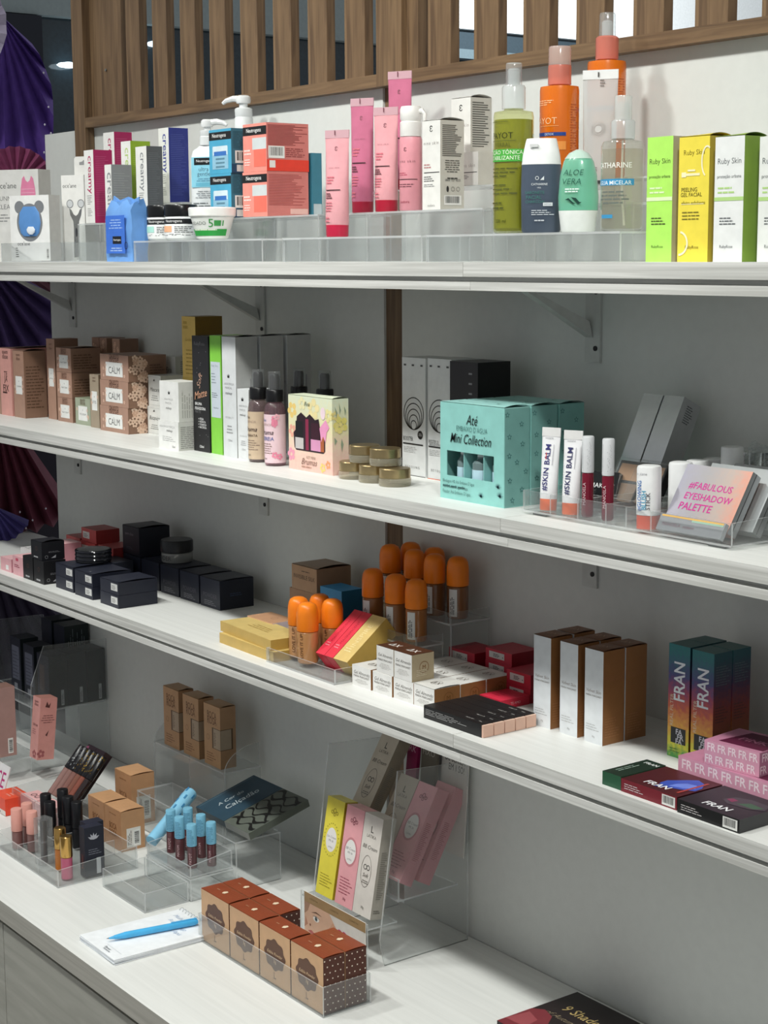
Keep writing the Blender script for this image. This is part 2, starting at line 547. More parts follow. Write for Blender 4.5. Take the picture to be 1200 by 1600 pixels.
# shelves: board, recessed shadow strip, lower board
def shelf(z, lab, seam):
    o = empty('wall_shelf', (-1.6, -0.13, z))
    tag(o, lab, 'shelf')
    xl, xr = -3.58, 0.4
    def brd(name, x0, x1, y0, y1, z0, z1):
        cx, cy = (x0 + x1) / 2, (y0 + y1) / 2
        return obj(name, MB().box(-(x1 - x0) / 2, (x1 - x0) / 2, -(y1 - y0) / 2, (y1 - y0) / 2, 0, z1 - z0, LAM, {'T': LAMT}), o, (cx + 1.6, cy + .13, z0 - z))
    brd('board', xl, seam - .0004, -0.26, -0.001, z - 0.0175, z)
    brd('board', seam + .0004, xr, -0.26, -0.001, z - 0.0175, z)
    brd('groove_strip', xl, xr, -0.247, -0.22, z - 0.0235, z - 0.0176)
    brd('lower_board', xl, seam + .012, -0.2585, -0.20, z - 0.034, z - 0.0236)
    brd('lower_board', seam + .0125, xr, -0.2585, -0.20, z - 0.034, z - 0.0236)
    return o
shelf(1.641, 'top white wood grain shelf carrying bottles and tubes', -1.592)
shelf(1.3367, 'second white wood grain shelf from the top with the turquoise boxes', -1.52)
shelf(1.0476, 'third white wood grain shelf from the top with orange capped bottles', -1.610)

def bracket(x, zs, lab):
    o = obj('shelf_bracket', MB().box(-0.014, 0.014, -0.004, -0.0005, -0.134, -0.024, mat('#c4c6c2', 0.55)), None, (x, 0, zs))
    tag(o, lab, 'bracket', 'white steel shelf brackets')
    m = mat('#c4c6c2', 0.55)
    obj('arm', MB().box(-0.014, 0.014, -0.195, -0.004, -0.0215, -0.018, m), o)
    b = MB(); p0 = Vector((0, -0.004, -0.09)); p1 = Vector((0, -0.14, -0.02)); q = Vector((0, 0.006, -0.01)) * 1.1
    vs = []
    for sx in (-0.013, 0.001):
        for p in (p0 + q, p1 + q, p1 - q, p0 - q):
            vs.append((sx, min(p.y, -0.004), min(p.z, -0.0226)))
    b.add(vs, [(0, 1, 2, 3), (7, 6, 5, 4), (0, 4, 5, 1), (1, 5, 6, 2), (2, 6, 7, 3), (3, 7, 4, 0)], m)
    obj('brace', b, o)
    for zz in (-0.0405, -0.115):
        obj('screw', MB().lathe([(0.0035, 0), (0.0035, 0.0015), (0.0012, 0.0018)], '#121314', 10), o, (0.0065, -0.0041, zz), (math.pi / 2, 0, 0))
for x, w_ in ((-1.634, 'right'), (-2.455, 'middle'), (-3.174, 'left')):
    bracket(x, 1.641, {'right': 'white steel bracket under the top shelf above the turquoise boxes', 'middle': 'white steel bracket under the top shelf above the gold and black cartons', 'left': 'white steel bracket under the top shelf near the purple fans'}[w_])
    bracket(x, 1.3367, {'right': 'white steel bracket under the second shelf above the red boxes', 'middle': 'white steel bracket under the second shelf above the navy boxes', 'left': 'white steel bracket under the second shelf near the dark red fan'}[w_])

# counter and cabinet
ctr = tag(obj('counter_top', MB().box(-1.78, 2.2, -0.2565, 0.2565, -0.034, 0, grain('#a8a69e', '#bcbab2', (4, 160, 160), 0.5, 0.4, .05), {'T': LAMT}), None, (-1.8, -0.258, 0.618)), 'white wood grain counter top below the shelves', 'counter')
cb = tag(obj('base_cabinet', MB().box(-1.78, 2.2, -0.225, 0.225, 0, 0.578, mat('#3a3935', 0.6)), None, (-1.8, -0.24, 0)), 'grey wood grain base cabinet under the counter', 'cabinet')
DOOR = grain('#a3a39b', '#b2b2aa', (6, 60, 60), 0.55, 0.6, .03)
xs = -2.468
for k, (a, b) in enumerate(((-3.1, -2.4715), (-2.4685, -1.84), (-1.837, -1.2), (-1.197, -.6))):
    obj('door', MB().box(-(b - a) / 2, (b - a) / 2, -0.0135, 0, -0.2735, 0.2735, DOOR), cb, ((a + b) / 2 + 1.8, -0.2555, 0.301))

# what shows behind the screen: corridor fascia and dark glass
GL = mat('#26343b', 0.12, 0, 0.15, 0.6)
struct('window_1', MB().box(-6.1, -6.0, 0.3, 2.95, 0.0, 2.54, GL))['label'] = 'dark glass shop front across the corridor'
struct('trim_1', MB().box(-6.15, -5.95, 0.3, 2.95, 2.541, 3.4, mat('#8f9a9a', 0.6)))['label'] = 'pale fascia above the dark glass'
struct('trim_2', MB().box(-5.99, -5.93, 0.95, 1.265, 0.0, 2.535, mat('#101522', 0.4)))['label'] = 'near black pillar beside the dark glass'
struct('window_2', MB().box(-9.1, -9.0, 3.6, 7.0, 0.0, 3.135, mat('#37434a', 0.2)))['label'] = 'dark glass farther down the corridor'
struct('trim_3', MB().box(-9.15, -8.95, 3.6, 11, 3.136, 4.6, mat('#e9eeee', 0.7)))['label'] = 'bright white bulkhead farther down the corridor'
struct('wall_far', MB().box(-9.1, -9.0, 7.001, 11, 0, 3.135, mat('#e6e6df', 0.7)))['label'] = 'white wall farther down the corridor'
struct('trim_4', MB().box(-8.95, -8.85, 3.6, 6.9, 2.93, 2.99, mat('#56666c', 0.4)))['label'] = 'grey ledge on the far glass'
for y, z, rx, rz, s_, lab in ((1.385, 2.367, .046, .011, 3.0, 'flat white glowing lamp reflection on the dark glass beside the purple fan'), (1.63, 2.487, .018, .034, 5, 'bright round glowing lamp reflection on the dark glass between the first slats'), (1.757, 2.47, .03, .012, 1.2, 'faint pale blue glowing lamp reflection on the dark glass between the slats')):
    o = obj('lamp_reflection', MB().lathe([(0.2, -1), (0.8, -.6), (1, 0), (0.8, .6), (0.2, 1)], emit('#dff4ff', s_), 20), None, (-5.965, y, z), smooth=True)  # glowing ellipsoids set on the dark glass to imitate reflections of lamps
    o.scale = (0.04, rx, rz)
    tag(o, lab, 'reflection')

# pleated fans hanging at the left end
def fan(label, x, y, z, R, a0, a1, n, col, dep=0.02, roty=0.0, fold=0.06, beads=0, scale=(1, 1, 1), shape=None):
    m = mat(col, 0.6, 0, 0.12)
    def prof(a):
        if not shape: return 1.0
        for (p0, r0), (p1, r1) in zip(shape, shape[1:]):
            if p0 <= a <= p1: return r0 + (r1 - r0) * (a - p0) / (p1 - p0)
        return shape[-1][1] if a > shape[-1][0] else shape[0][1]
    b = MB(); vs = []; fs = []
    N = n * 2
    for i in range(N + 1):
        a = math.radians(a0 + (a1 - a0) * i / N)
        off = dep * (1 if i % 2 else -1)
        rr = R * (1.0 + 0.03 * math.sin(3.1 * i)) * prof(math.degrees(a))
        for t in (fold, 0.5, 1.0):
            vs.append((off * t, rr * t * math.cos(a), rr * t * math.sin(a)))
    k = len(vs)
    vs += [(p[0] - 0.0015, p[1], p[2]) for p in vs]
    for i in range(N):
        for j in range(2):
            q = (3 * i + j, 3 * i + j + 1, 3 * i + 3 + j + 1, 3 * i + 3 + j)
            fs.append(q); fs.append(tuple(k + t for t in q[::-1]))
        fs.append((3 * i + 2, k + 3 * i + 2, k + 3 * i + 5, 3 * i + 5))
    b.add(vs, fs, m)
    o = obj('paper_fan', b, None, (x, y, z), (0, 0, roty))
    o.scale = scale
    tag(o, label, 'fan', 'pleated fans at the left end')
    if beads:
        rnd = random.Random(beads)
        bm_ = MB().lathe([(0.0005, -0.0025), (0.0025, 0), (0.0005, 0.0025)], mat('#d8d4e0', 0.15), 6).mesh('bead', True)
        for i in range(beads):
            a = math.radians(rnd.uniform(a0 + .1 * (a1 - a0), a1 - .1 * (a1 - a0))); rr = R * rnd.uniform(0.82, 0.97) * prof(math.degrees(a))
            obj('bead', bm_, o, (dep + .002, rr * math.cos(a), rr * math.sin(a)))
    return o
TURN = math.radians(-28)
fan('tall purple pleated paper fan beside the wood post', -3.42, -0.025, 2.155, 0.34, -112, -42, 8, '#5a3f8e', 0.02, TURN, beads=14, shape=[(-112, 1), (-80, 1), (-72, .93), (-66, .72), (-57, .55), (-48, .36), (-42, .25)])
fan('pale lilac pleated fan at the upper left corner', -3.36, -0.165, 2.12, 0.115, -120, 60, 9, '#a79fb4', 0.008, TURN, 0.0)
fan('wine red pleated fan just above the top shelf', -3.33, -0.045, 1.80, 0.078, 10, 170, 10, '#7c3a5c', 0.008, TURN, 0.05)
fan('dark violet pleated fan hanging under the top shelf', -3.42, -0.10, 1.66, 0.24, -115, -30, 9, '#564576', 0.02, TURN)
fan('dark brown fan with beads behind the violet one', -3.5, 0.02, 1.64, 0.16, -100, -20, 6, '#4a2a34', 0.01, TURN, beads=12)
fan('dark red pleated fan hanging under the second shelf', -3.46, -0.06, 1.36, 0.32, -112, -58, 8, '#66303f', 0.02, TURN, beads=14)
fan('small blue violet fan under the second shelf at the left edge', -3.36, -0.115, 1.125, 0.085, -140, -25, 9, '#4b4380', 0.007, TURN)
fan('black violet fan hanging under the third shelf', -3.5, -0.08, 1.06, 0.36, -112, -50, 9, '#2a2236', 0.012, TURN)
bk = obj('wall_left', MB().box(-3.66, -3.6, -0.6, 0.2, 0, 1.87, mat('#1a1522', 0.7)))
tag(bk, 'dark backdrop behind the fans', kind='structure')
# ================================================================ top shelf
A1, A2, A3 = 1.675, 1.709, 1.742
S1 = 1.641
# clear steps (tops at +34, +68 and +101 mm)
acr_tray('low clear acrylic tray around the bear window carton', -2.94, -2.646, -0.2575, -0.1835, S1, 0.034, 0.034)
acr_step('clear acrylic step holding the magenta fronted slim carton', -2.80, -2.70, -0.17, -0.123, S1, A2 - S1 - .0005)
acr_step('low clear acrylic step under the two black lidded jars', -2.455, -2.07, -0.243, -0.176, S1, A1 - S1 - .0005)
acr_step('clear acrylic step under the coral and blue stacked cartons', -2.35, -2.03, -0.172, -0.04, S1, A2 - S1 - .0005)
acr_step('clear acrylic step under the green and dark grey slim cartons', -2.69, -2.40, -0.172, -0.103, S1, A2 - S1 - .0005)
acr_step('clear acrylic step under the white pump bottle with blue label', -2.547, -2.40, -0.1015, -0.025, S1, A2 - S1 - .0005)
acr_step('tall clear acrylic step at the back under the blue slim carton', -2.85, -2.55, -0.099, -0.04, S1, A3 - S1 - .0005)
acr_step('low clear acrylic step under the leaning pale pink tube', -2.02, -1.70, -0.24, -0.176, S1, A1 - S1 - .0005)
acr_step('clear acrylic step under the pink tubes and white pump bottle', -2.01, -1.66, -0.172, -0.102, S1, A2 - S1 - .0005)
acr_step('tall clear acrylic step at the back behind the pink tubes', -2.01, -1.70, -0.098, -0.03, S1, A3 - S1 - .0005)
acr_step('low clear acrylic step under the green tonic and aloe bottles', -1.69, -1.345, -0.24, -0.17, S1, A1 - S1 - .0005)
acr_step('clear acrylic step under the first orange bottle', -1.65, -1.40, -0.166, -0.096, S1, A2 - S1 - .0005)
acr_step('tall clear acrylic step under the rear orange bottle', -1.65, -1.45, -0.092, -0.03, S1, A3 - S1 - .0005)

def k_bunny(p):
    p.text('F', "oce'ane", .36, .83, .40, '#2a2a2a', bold=-.01)
    p.text('F', 'BUNNY', .34, .69, .36, '#777777', bold=-.015); p.text('F', 'CLEANER', .4, .60, .48, '#777777', bold=-.015)
    p.lines('F', .1, .44, .5, .54, 3, '#8a8a8a', .3)
    p.poly('F', [(.66, .40), (.93, .40), (.95, .62), (.93, .8), (.9, .9), (.86, .93), (.83, .88), (.79, .86), (.75, .88), (.72, .93), (.68, .9), (.65, .8), (.63, .62)], '#e98aae')
    for i in range(10):
        p.rect('F', .66, .42 + i * .04, .92, .432 + i * .04, '#f2aac6')
carton('cleaner_carton', 'white carton with a pink bunny shaped brush printed on it', 'box', (-3.0, -0.15, S1, 0.115, 0.04, 0.174), {'*': '#e6e5e1', 'R': '#d2d0cc'}, k_bunny, rot=math.radians(30), group='cartons on the top shelf')
def k_bear(p):
    pts = []
    W, H = p.F['F'][1:]
    for i in range(40):
        a = 2 * math.pi * i / 40
        x = .030 * math.cos(a); y = .034 * math.sin(a)
        pts.append((.5 + x / W, .585 + y / H))
    p.poly('F', pts, '#7d8084')
    for s in (-1, 1):
        p.ell('F', .5 + s * .023 / W, .82, .0115, '#7d8084')
    p.text('F', "oce'ane", .33, .265, .32, '#3a3a3a')
    p.lines('F', .12, .06, .2, .22, 5, '#6a6a6a', .4)
    p.bar('F', .9, .02, .97, .2, True)
b_ = carton('bear_window_carton', 'white carton with a bear shaped window showing a blue silicone bear', 'box', (-2.822, -0.215, S1 + .0022, 0.092, 0.03, 0.117), {'*': '#ececea', 'R': '#bfbdb9'}, None, rot=math.radians(24), group='cartons on the top shelf')
b_.data = MB().box(-.046, .046, -.015, .015, 0, .117, '#ececea', {'R': M('#c2c0bc')}).mesh('bear_carton')
pr_ = Pr(.092, .03, .117); k_bear(pr_); pr_.done(b_)
bear = MB().loft([(.044, .015, .002), (.05, .022, .003), (.068, .026, .0035), (.086, .023, .003), (.097, .014, .002)], mat('#5b8fcc', .5), 24)
for s in ():
    bear.lathe([(.001, .086), (.006, .089), (.007, .093), (.005, .097), (.001, .099)], mat('#5b8fcc', .5), 14, cx=s * .02, sy=.3)
bo = obj('silicone_bear', bear, b_, (0, -.0152, 0), smooth=True)
obj('muzzle', MB().loft([(.047, .004, .001), (.051, .009, .002), (.056, .010, .002), (.061, .006, .001)], '#dfe6ee', 16), bo, (.006, -.0045, 0), smooth=True)
def k_roll(p):
    p.text('F', "oce'ane", .36, .88, .6, '#2a2a2a', bold=-.01)
    m = metal('#b8babc', .25)
    p.poly('F', [(.32, .62), (.42, .6), (.5, .55), (.6, .53), (.7, .55), (.78, .6), (.88, .62), (.84, .54), (.74, .47), (.72, .4), (.74, .05), (.48, .05), (.5, .4), (.48, .47), (.36, .54)], m)
    p.poly('F', [(.52, .06), (.57, .06), (.58, .44), (.54, .44)], '#6f7174')
    p.ell('F', .36, .67, .0075, '#c9cbcd'); p.ell('F', .84, .67, .0075, '#c9cbcd'); p.ring('F', .36, .67, .0077, .0013, '#77797c'); p.ring('F', .84, .67, .0077, .0013, '#77797c')
    p.ell('F', .61, .34, .0022, '#3a3c40', .008)
    p.lines('F', .6, .03, .9, .08, 2, '#999999', .3)
r_ = carton('roller_carton', 'white hanging carton printed with a silver face roller', 'box', (-2.80, -0.155, S1, 0.052, 0.04, 0.155), {'*': '#e8e7e3', 'R': '#d0cecb', 'T': '#dddcd8'}, k_roll, rot=math.radians(25), group='cartons on the top shelf')
tb = MB().prism([(-.026, .1555), (.026, .1555), (.026, .189), (-.010, .189), (-.014, .186), (-.014, .1555)], 'y', .004, .0046, '#e0dfdb')
tt = obj('hang_tab', tb, r_)
obj('euro_hole', MB().prism([(-.002, .174), (.018, .174), (.018, .179), (.011, .18), (.008, .183), (.005, .18), (-.002, .179)], 'y', .0037, .0039, '#8f8f90'), tt)

def slim(label, P, side, txt, ln='#b0245e', qr=True, seed=1):
    def k(p):
        p.text('F', 'creamy', .5, .66, .52, txt, rot=-90, bold=.012)
        p.lines('F', .25, .26, .75, .40, 5, '#777777', .3, seed)
        p.lines('F', .25, .1, .75, .22, 5, '#888888', .3, seed + 1)
        lc = {'#b02a62': '#c65a86', '#8fae2c': '#a6c04f', '#8f9192': '#a3a5a6', '#5a5c5e': '#74767a', '#333c8a': '#5560a8'}.get(side, '#cccccc')
        p.lines('R', .1, .1, .9, .93, 34, lc, .25, seed + 5)
    return carton('serum_carton', label, 'box', P, {'*': '#e9e8e4', 'R': side, 'T': side, 'B': side}, k, group='slim serum cartons with coloured sides')
slim('slim white carton with magenta side, nearest the face roller', (-2.735, -.168, A2, .036, .037, .1275), '#b02a62', '#b3205c', seed=2)
slim('slim white carton with light grey side behind the blue wipes pack', (-2.617, -.195, S1, .024, .039, .164), '#8f9192', '#8d9092', seed=3)
slim('slim white carton with magenta side standing at the back', (-2.7892, -.0975, A3, .042, .0362, .1313), '#b02a62', '#b3205c', seed=4)
slim('slim white carton with lime green side and pale lettering', (-2.6395, -.145, A2, .0346, .0386, .1383), '#8fae2c', '#b5cf7c', seed=5)
slim('slim white carton with dark grey side beside the lime green one', (-2.5411, -.168, A2, .038, .03, .1235), '#5a5c5e', '#85888c', seed=6)
slim('tall slim white carton with deep blue side', (-2.59, -.0975, A3, .0353, .0386, .1264), '#333c8a', '#333a96', seed=7)

# pump bottles
def pump_bottle(label, x, y, z, rx, ry, h, neck_h, turn, lab=True, col='#e9ecec', big=1.0):
    c = mat(col, .3)
    o = obj('pump_bottle', MB().loft([(0, rx * .96, ry * .96), (.003, rx, ry), (h * .82, rx, ry), (h * .93, rx * .86, ry * .86), (h * .985, rx * .5, ry * .6), (h, rx * .42, ry * .5)], c, 32, power=2.6), None, (x, y, z), turn, smooth=True)
    tag(o, label, 'bottle', 'white pump bottles on the top shelf')
    k = obj('collar', MB().lathe([(.0128 * big, h), (.0128 * big, h + neck_h * .45), (.0115 * big, h + neck_h * .5), (.0122 * big, h + neck_h * .55), (.0122 * big, h + neck_h * .8), (.009 * big, h + neck_h * .84)], mat('#e2e5e5', .35), 24), o, smooth=True)
    s = obj('stem', MB().lathe([(.006 * big, h + neck_h * .84), (.006 * big, h + neck_h)], mat('#dfe2e2', .35), 16), o, smooth=True)
    hd = MB().lathe([(.0095 * big, h + neck_h), (.0105 * big, h + neck_h + .004), (.010 * big, h + neck_h + .010), (.007 * big, h + neck_h + .0125)], mat('#e9ebea', .3), 20)
    hd.tube([(0.004, 0, h + neck_h + .007), (.018 * big, 0, h + neck_h + .0085), (.030 * big, 0, h + neck_h + .006), (.036 * big, 0, h + neck_h + .002)], [.0055, .005, .004, .003], mat('#e9ebea', .3))
    obj('pump_head', hd, o, smooth=True)
    return o
ub = pump_bottle('white pump bottle with a light blue front label behind black lidded jars', -2.4865, -.082, A2, .0295, .017, .124, .030, math.radians(35))
fr = lambda u, v, o: (-.0295 + u, -.0172 - o - .0002 + .006 * (abs(u - .0295) / .0295) ** 3.5, v)
p = Pr(faces={'S': (fr, .059, .124)})
p.rect('S', .1, .44, .9, .84, '#8fd0e4'); p.rect('S', .2, .735, .84, .83, '#141618')
p.text('S', 'Neutrogena', .52, .785, .5, '#f2f2f2', bold=.0)
p.text('S', 'ultra', .5, .68, .3, '#2b4a66', bold=-.01); p.text('S', 'gentle', .5, .61, .4, '#2b4a66', bold=-.01)
p.lines('S', .22, .52, .8, .57, 2, '#4f86a6', .4, align='c'); p.rect('S', .25, .455, .77, .5, '#6fbcd4')
p.lines('S', .2, .3, .8, .41, 4, '#8a8f92', .3, align='c'); p.lines('S', .15, .15, .85, .26, 3, '#5a5f62', .3)
p.done(ub)
bp_ = pump_bottle('large translucent white pump bottle behind the coral cartons', -2.425, -.03 - .018, A2, .034, .02, .145, .045, math.radians(200), col='#dfe5e6', big=1.2)

# stacked cube cartons
def k_cube(main, jar, coral):
    def k(p):
        p.rect('F', 0, .76, 1, .94, '#17191b')
        p.text('F', 'Neutrogena', .46, .85, .62, '#f4f4f2')
        if coral:
            p.rect('F', .4, .46, .99, .7, '#c9cfd0'); p.rect('F', .46, .1, .97, .46, '#f0705f')
            p.lines('F', .05, .36, .4, .5, 2, '#fbd9d2', .5, 3); p.lines('F', .06, .14, .38, .3, 3, '#fbe4de', .35, 4)
        else:
            p.rect('F', .14, .1, .86, .6, '#8fbcd2'); p.rect('F', .17, .42, .83, .62, '#cfdfe6'); p.rect('F', .22, .4, .78, .5, '#3a6fb8')
            for i in range(3): p.rect('F', .3, .13 + i * .09, .7, .17 + i * .09, '#5b8598')
    return k
def k_corA(p):
    k_cube(0, 0, True)(p)
    p.lines('R', .03, .54, .97, .97, 16, '#8c3a3a', .45, 8); p.bar('R', .04, .27, .42, .52, seed=4)
    p.rect('R', 0, 0, 1, .24, '#e2402f'); p.lines('R', .45, .3, .96, .5, 5, '#8c3a3a', .4, 9)
    p.rect('R', .06, .07, .2, .22, '#e6e2dc')
def k_corB(p):
    k_cube(0, 0, True)(p)
    p.lines('R', .04, .25, .96, .95, 20, '#a24444', .35, 12); p.rect('R', .55, .05, .98, .17, '#e9b9b0')
def k_blu(p):
    k_cube(0, 0, False)(p)
    p.lines('R', .05, .55, .95, .95, 12, '#2f5866', .4, 8); p.bar('R', .1, .22, .75, .5, seed=6); p.rect('R', 0, 0, 1, .2, '#2b4a66'); p.rect('R', .14, .03, .5, .18, '#d8d8d4')
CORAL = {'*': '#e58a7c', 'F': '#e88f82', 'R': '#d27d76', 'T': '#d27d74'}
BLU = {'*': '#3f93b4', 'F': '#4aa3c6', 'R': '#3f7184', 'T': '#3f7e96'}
carton('gel_carton', 'coral cube carton, lower one of the stacked pair', 'box', (-2.1745, -.165, A2, .0692, .0751, .0671), CORAL, k_corB, group='stacked cube cartons on the top shelf')
carton('gel_carton', 'coral cube carton with a barcode on its side, upper one of the stacked pair', 'box', (-2.1743, -.165, A2 + .0673, .0661, .076, .0714), CORAL, k_corA, group='stacked cube cartons on the top shelf')
carton('gel_carton', 'blue cube carton, lower one of the pair left of the coral stack', 'box', (-2.2779, -.165, A2, .0627, .066, .0685), BLU, k_blu, group='stacked cube cartons on the top shelf')
carton('gel_carton', 'blue cube carton, upper one of the pair left of the coral stack', 'box', (-2.2753, -.165, A2 + .0687, .0663, .066, .0679), BLU, k_blu, group='stacked cube cartons on the top shelf')
carton('gel_carton', 'teal carton half hidden behind the coral stack', 'box', (-2.172, -.084, A2, .06, .0175, .0959), {'*': '#3f7c90'}, lambda p: p.rect('R', .1, .02, .95, .2, '#b9c6ca'), group='stacked cube cartons on the top shelf')

# wipes pack
wp = MB()
n = 7
def wv(i, j, s):
    x = -.0445 + .089 * i / n; z = .096 * j / n
    b_ = .004 * math.sin(math.pi * i / n) * math.sin(math.pi * j / n)
    top = .006 * math.sin(i * 1.9 + s) if j == n else 0
    return (x, s * (.0145 + b_ - (.006 if j == n else 0) + .0012 * math.sin(i * 2.3 + j * 1.7)), z + top)
BLUEF = mat('#6d9fdd', .3)
for s in (-1, 1):
    wp.add([wv(i, j, s) for j in range(n + 1) for i in range(n + 1)], [(j * (n + 1) + i, j * (n + 1) + i + 1, (j + 1) * (n + 1) + i + 1, (j + 1) * (n + 1) + i)[::-s] for j in range(n) for i in range(n)], BLUEF)
for i in (0, n):
    wp.add([wv(i, j, -1) for j in range(n + 1)] + [wv(i, j, 1) for j in range(n + 1)], [(j, n + 1 + j, n + 2 + j, j + 1) for j in range(n)], BLUEF)
wp.add([wv(i, n, -1) for i in range(n + 1)] + [wv(i, n, 1) for i in range(n + 1)], [(i, i + 1, n + 2 + i, n + 1 + i) for i in range(n)], BLUEF)
wp.add([wv(i, 0, -1) for i in range(n + 1)] + [wv(i, 0, 1) for i in range(n + 1)], [(i, n + 1 + i, n + 2 + i, i + 1) for i in range(n)], BLUEF)
wo = tag(obj('wipes_pack', wp, None, (-2.5055, -.228, S1 + .0005), smooth=True), 'crinkled light blue plastic wipes pack at the shelf edge', 'wipes pack')
cr = obj('crimped_seam', MB().prism([(-.046, .094), (.046, .094), (.047, .104), (.03, .1), (.01, .105), (-.02, .1), (-.04, .108)], 'y', -.001, .001, BLUEF), wo)
p = Pr(faces={'S': (lambda u, v, o: (-.0445 + u, -.0195 - o, v), .089, .096)})
p.rect('S', .1, .14, .84, .78, '#3f74d6'); p.rect('S', .36, .30, .7, .43, '#10131c'); p.text('S', 'Neutrogena', .53, .365, .28, '#f0f0f0')
p.lines('S', .2, .56, .78, .74, 4, '#9cbcf0', .4, align='c'); p.lines('S', .2, .18, .8, .26, 2, '#b4cdf4', .4, align='c')
p.ring('S', .88, .27, .006, .0012, '#1a2a50')
p.done(wo)

# jars
def dark_jar(label, x, y, z, accent, seed):
    o = obj('cream_jar', MB().lathe([(.022, 0), (.0255, .003), (.0265, .009), (.0265, .034), (.025, .037)], mat('#eceeed', .25), 32), None, (x, y, z), smooth=True)
    tag(o, label, 'jar', 'small jars on the top shelf')
    obj('lid', MB().lathe([(.0262, .0372), (.0268, .039), (.0268, .053), (.0255, .0555), (.003, .056)], mat('#111214', .25), 32), o, smooth=True)
    p = Pr(faces=cyl_face(.0266, .037, math.radians(-50)))
    p.rect('C', .08, .68, .92, .9, '#17181a'); p.text('C', 'Neutrogena', .45, .79, .36, '#f0f0f0')
    p.rect('C', .14, .34, .42, .6, accent); p.lines('C', .48, .32, .86, .62, 4, '#3a3a3a', .4, seed); p.lines('C', .1, .2, .9, .28, 2, '#2a2a2a', .45, seed)
    p.done(o)
dark_jar('white jar with black lid and mint patch beside the wipes pack', -2.423, -.205, A1, '#a9ddd2', 1)
dark_jar('white jar with black lid and peach patch in the middle of three jars', -2.366, -.205, A1, '#f0b48c', 2)
o = tag(obj('cream_bowl', MB().lathe([(.020, 0), (.0245, .002), (.031, .026), (.0335, .034)], mat('#eef1ec', .25), 36), None, (-2.268, -.206, A1), smooth=True), 'white bowl shaped jar with a green band label', 'jar', 'small jars on the top shelf')
obj('lid', MB().lathe([(.0345, .0342), (.0362, .036), (.0368, .047), (.0355, .0487), (.004, .049)], mat('#f1f2ee', .25), 36), o, smooth=True)
p = Pr(faces=cyl_face(lambda z: .0244 + .285 * z, .034, math.radians(-46)))
p.rect('C', .14, .16, .86, .46, '#2f9f45', 8); p.rect('C', .2, .4, .66, .46, '#e4ecd8'); p.text('C', 'CUIDADO', .3, .72, .36, '#3a4a44', bold=-.01)
p.text('C', '5', .56, .72, .075, '#3f9a4c'); p.rect('C', .61, .6, .72, .84, '#3f9a4c'); p.rect('C', .745, .6, .765, .84, '#3f9a4c')
p.done(o)

# squeeze tubes
def squeeze(label, x, y, z, r, h, turn, body, capc, deco=None, cap_h=.016, tilt=0.0, group='pink squeeze tubes', name='squeeze_tube', capmat=None):
    secs = [(cap_h, r * .98, r * .9), (cap_h + .004, r, r * .95)]
    for t in (.25, .5, .75, .9, .985):
        secs.append((cap_h + (h - .012 - cap_h) * t, r * (1 + .12 * t), r * .95 * (1 - t) + .0008))
    secs.append((h - .011, r * 1.13, .0007)); secs.append((h, r * 1.13, .0006))
    o = obj(name, MB().loft(secs, body, 32), None, (x, y, z), (tilt, 0, turn), smooth=True)
    tag(o, label, 'tube', group)
    obj('crimp_seal', MB().box(-r * 1.132, r * 1.132, -.0009, .0009, h - .0105, h + .0004, clear('#f6e8ea', .7, '#e6c0c8', .2, 1.0) if 'pink' in label else mat('#e4e3e2', .3)), o)
    obj('cap', MB().loft([(0, r * .9, r * .86), (.0015, r * .95, r * .9), (cap_h, r * .97, r * .92)], capmat or mat(capc, .3), 32), o, smooth=True)
    if deco:
        def fn(u, v, off):
            t = min(1, max(0, (v - cap_h) / (h - .012 - cap_h)))
            rx = r * (1 + .12 * t); ry = r * .95 * (1 - t) + .0008
            q = max(-1, min(1, (u - r) / rx))
            return (u - r, -ry * math.sqrt(max(0, 1 - q * q)) - off * 2.5 - .0003, v)
        p = Pr(faces={'S': (fn, 2 * r, h)})
        deco(p); p.done(o)
    return o
def k_tube(p, dark='#8d5a64', red='#d0707e'):
    p.text('S', 'ε', .5, .83, .13, dark, bold=-.01)
    p.text('S', 'nina skin', .45, .65, .5, dark, bold=-.015, spacing=1.3)
    p.lines('S', .12, .5, .5, .58, 3, red, .5, 2); p.rect('S', .1, .435, .8, .443, '#3a2528')
    p.lines('S', .12, .36, .45, .42, 3, '#5a3038', .5, 3); p.lines('S', .12, .24, .6, .34, 4, red, .4, 4); p.lines('S', .15, .14, .4, .2, 2, red, .4, 5)
    p.rect('S', .4, .955, .44, .999, '#6a3844')
T1 = math.radians(26)
PINKS = mat('#e3a4aa', .3); PINKH = mat('#c4708c', .25)
squeeze('pale pink squeeze tube with red cap, the shortest and front one', -1.930, -.208, A1, .0165, .1443, T1, PINKS, '#c22545', k_tube, tilt=math.radians(-1))
squeeze('deep pink translucent squeeze tube, second from the left', -1.977, -.13, A2, .0162, .160, T1, PINKH, '#a3203a', k_tube)
squeeze('pale pink squeeze tube between the deep pink tube and white pump bottle', -1.9045, -.142, A2, .0165, .1419, T1, PINKS, '#b02038', k_tube)
squeeze('deep pink squeeze tube standing tallest behind the others', -1.9753, -.064, A3, .0168, .1679, T1, PINKH, '#a3203a', k_tube)

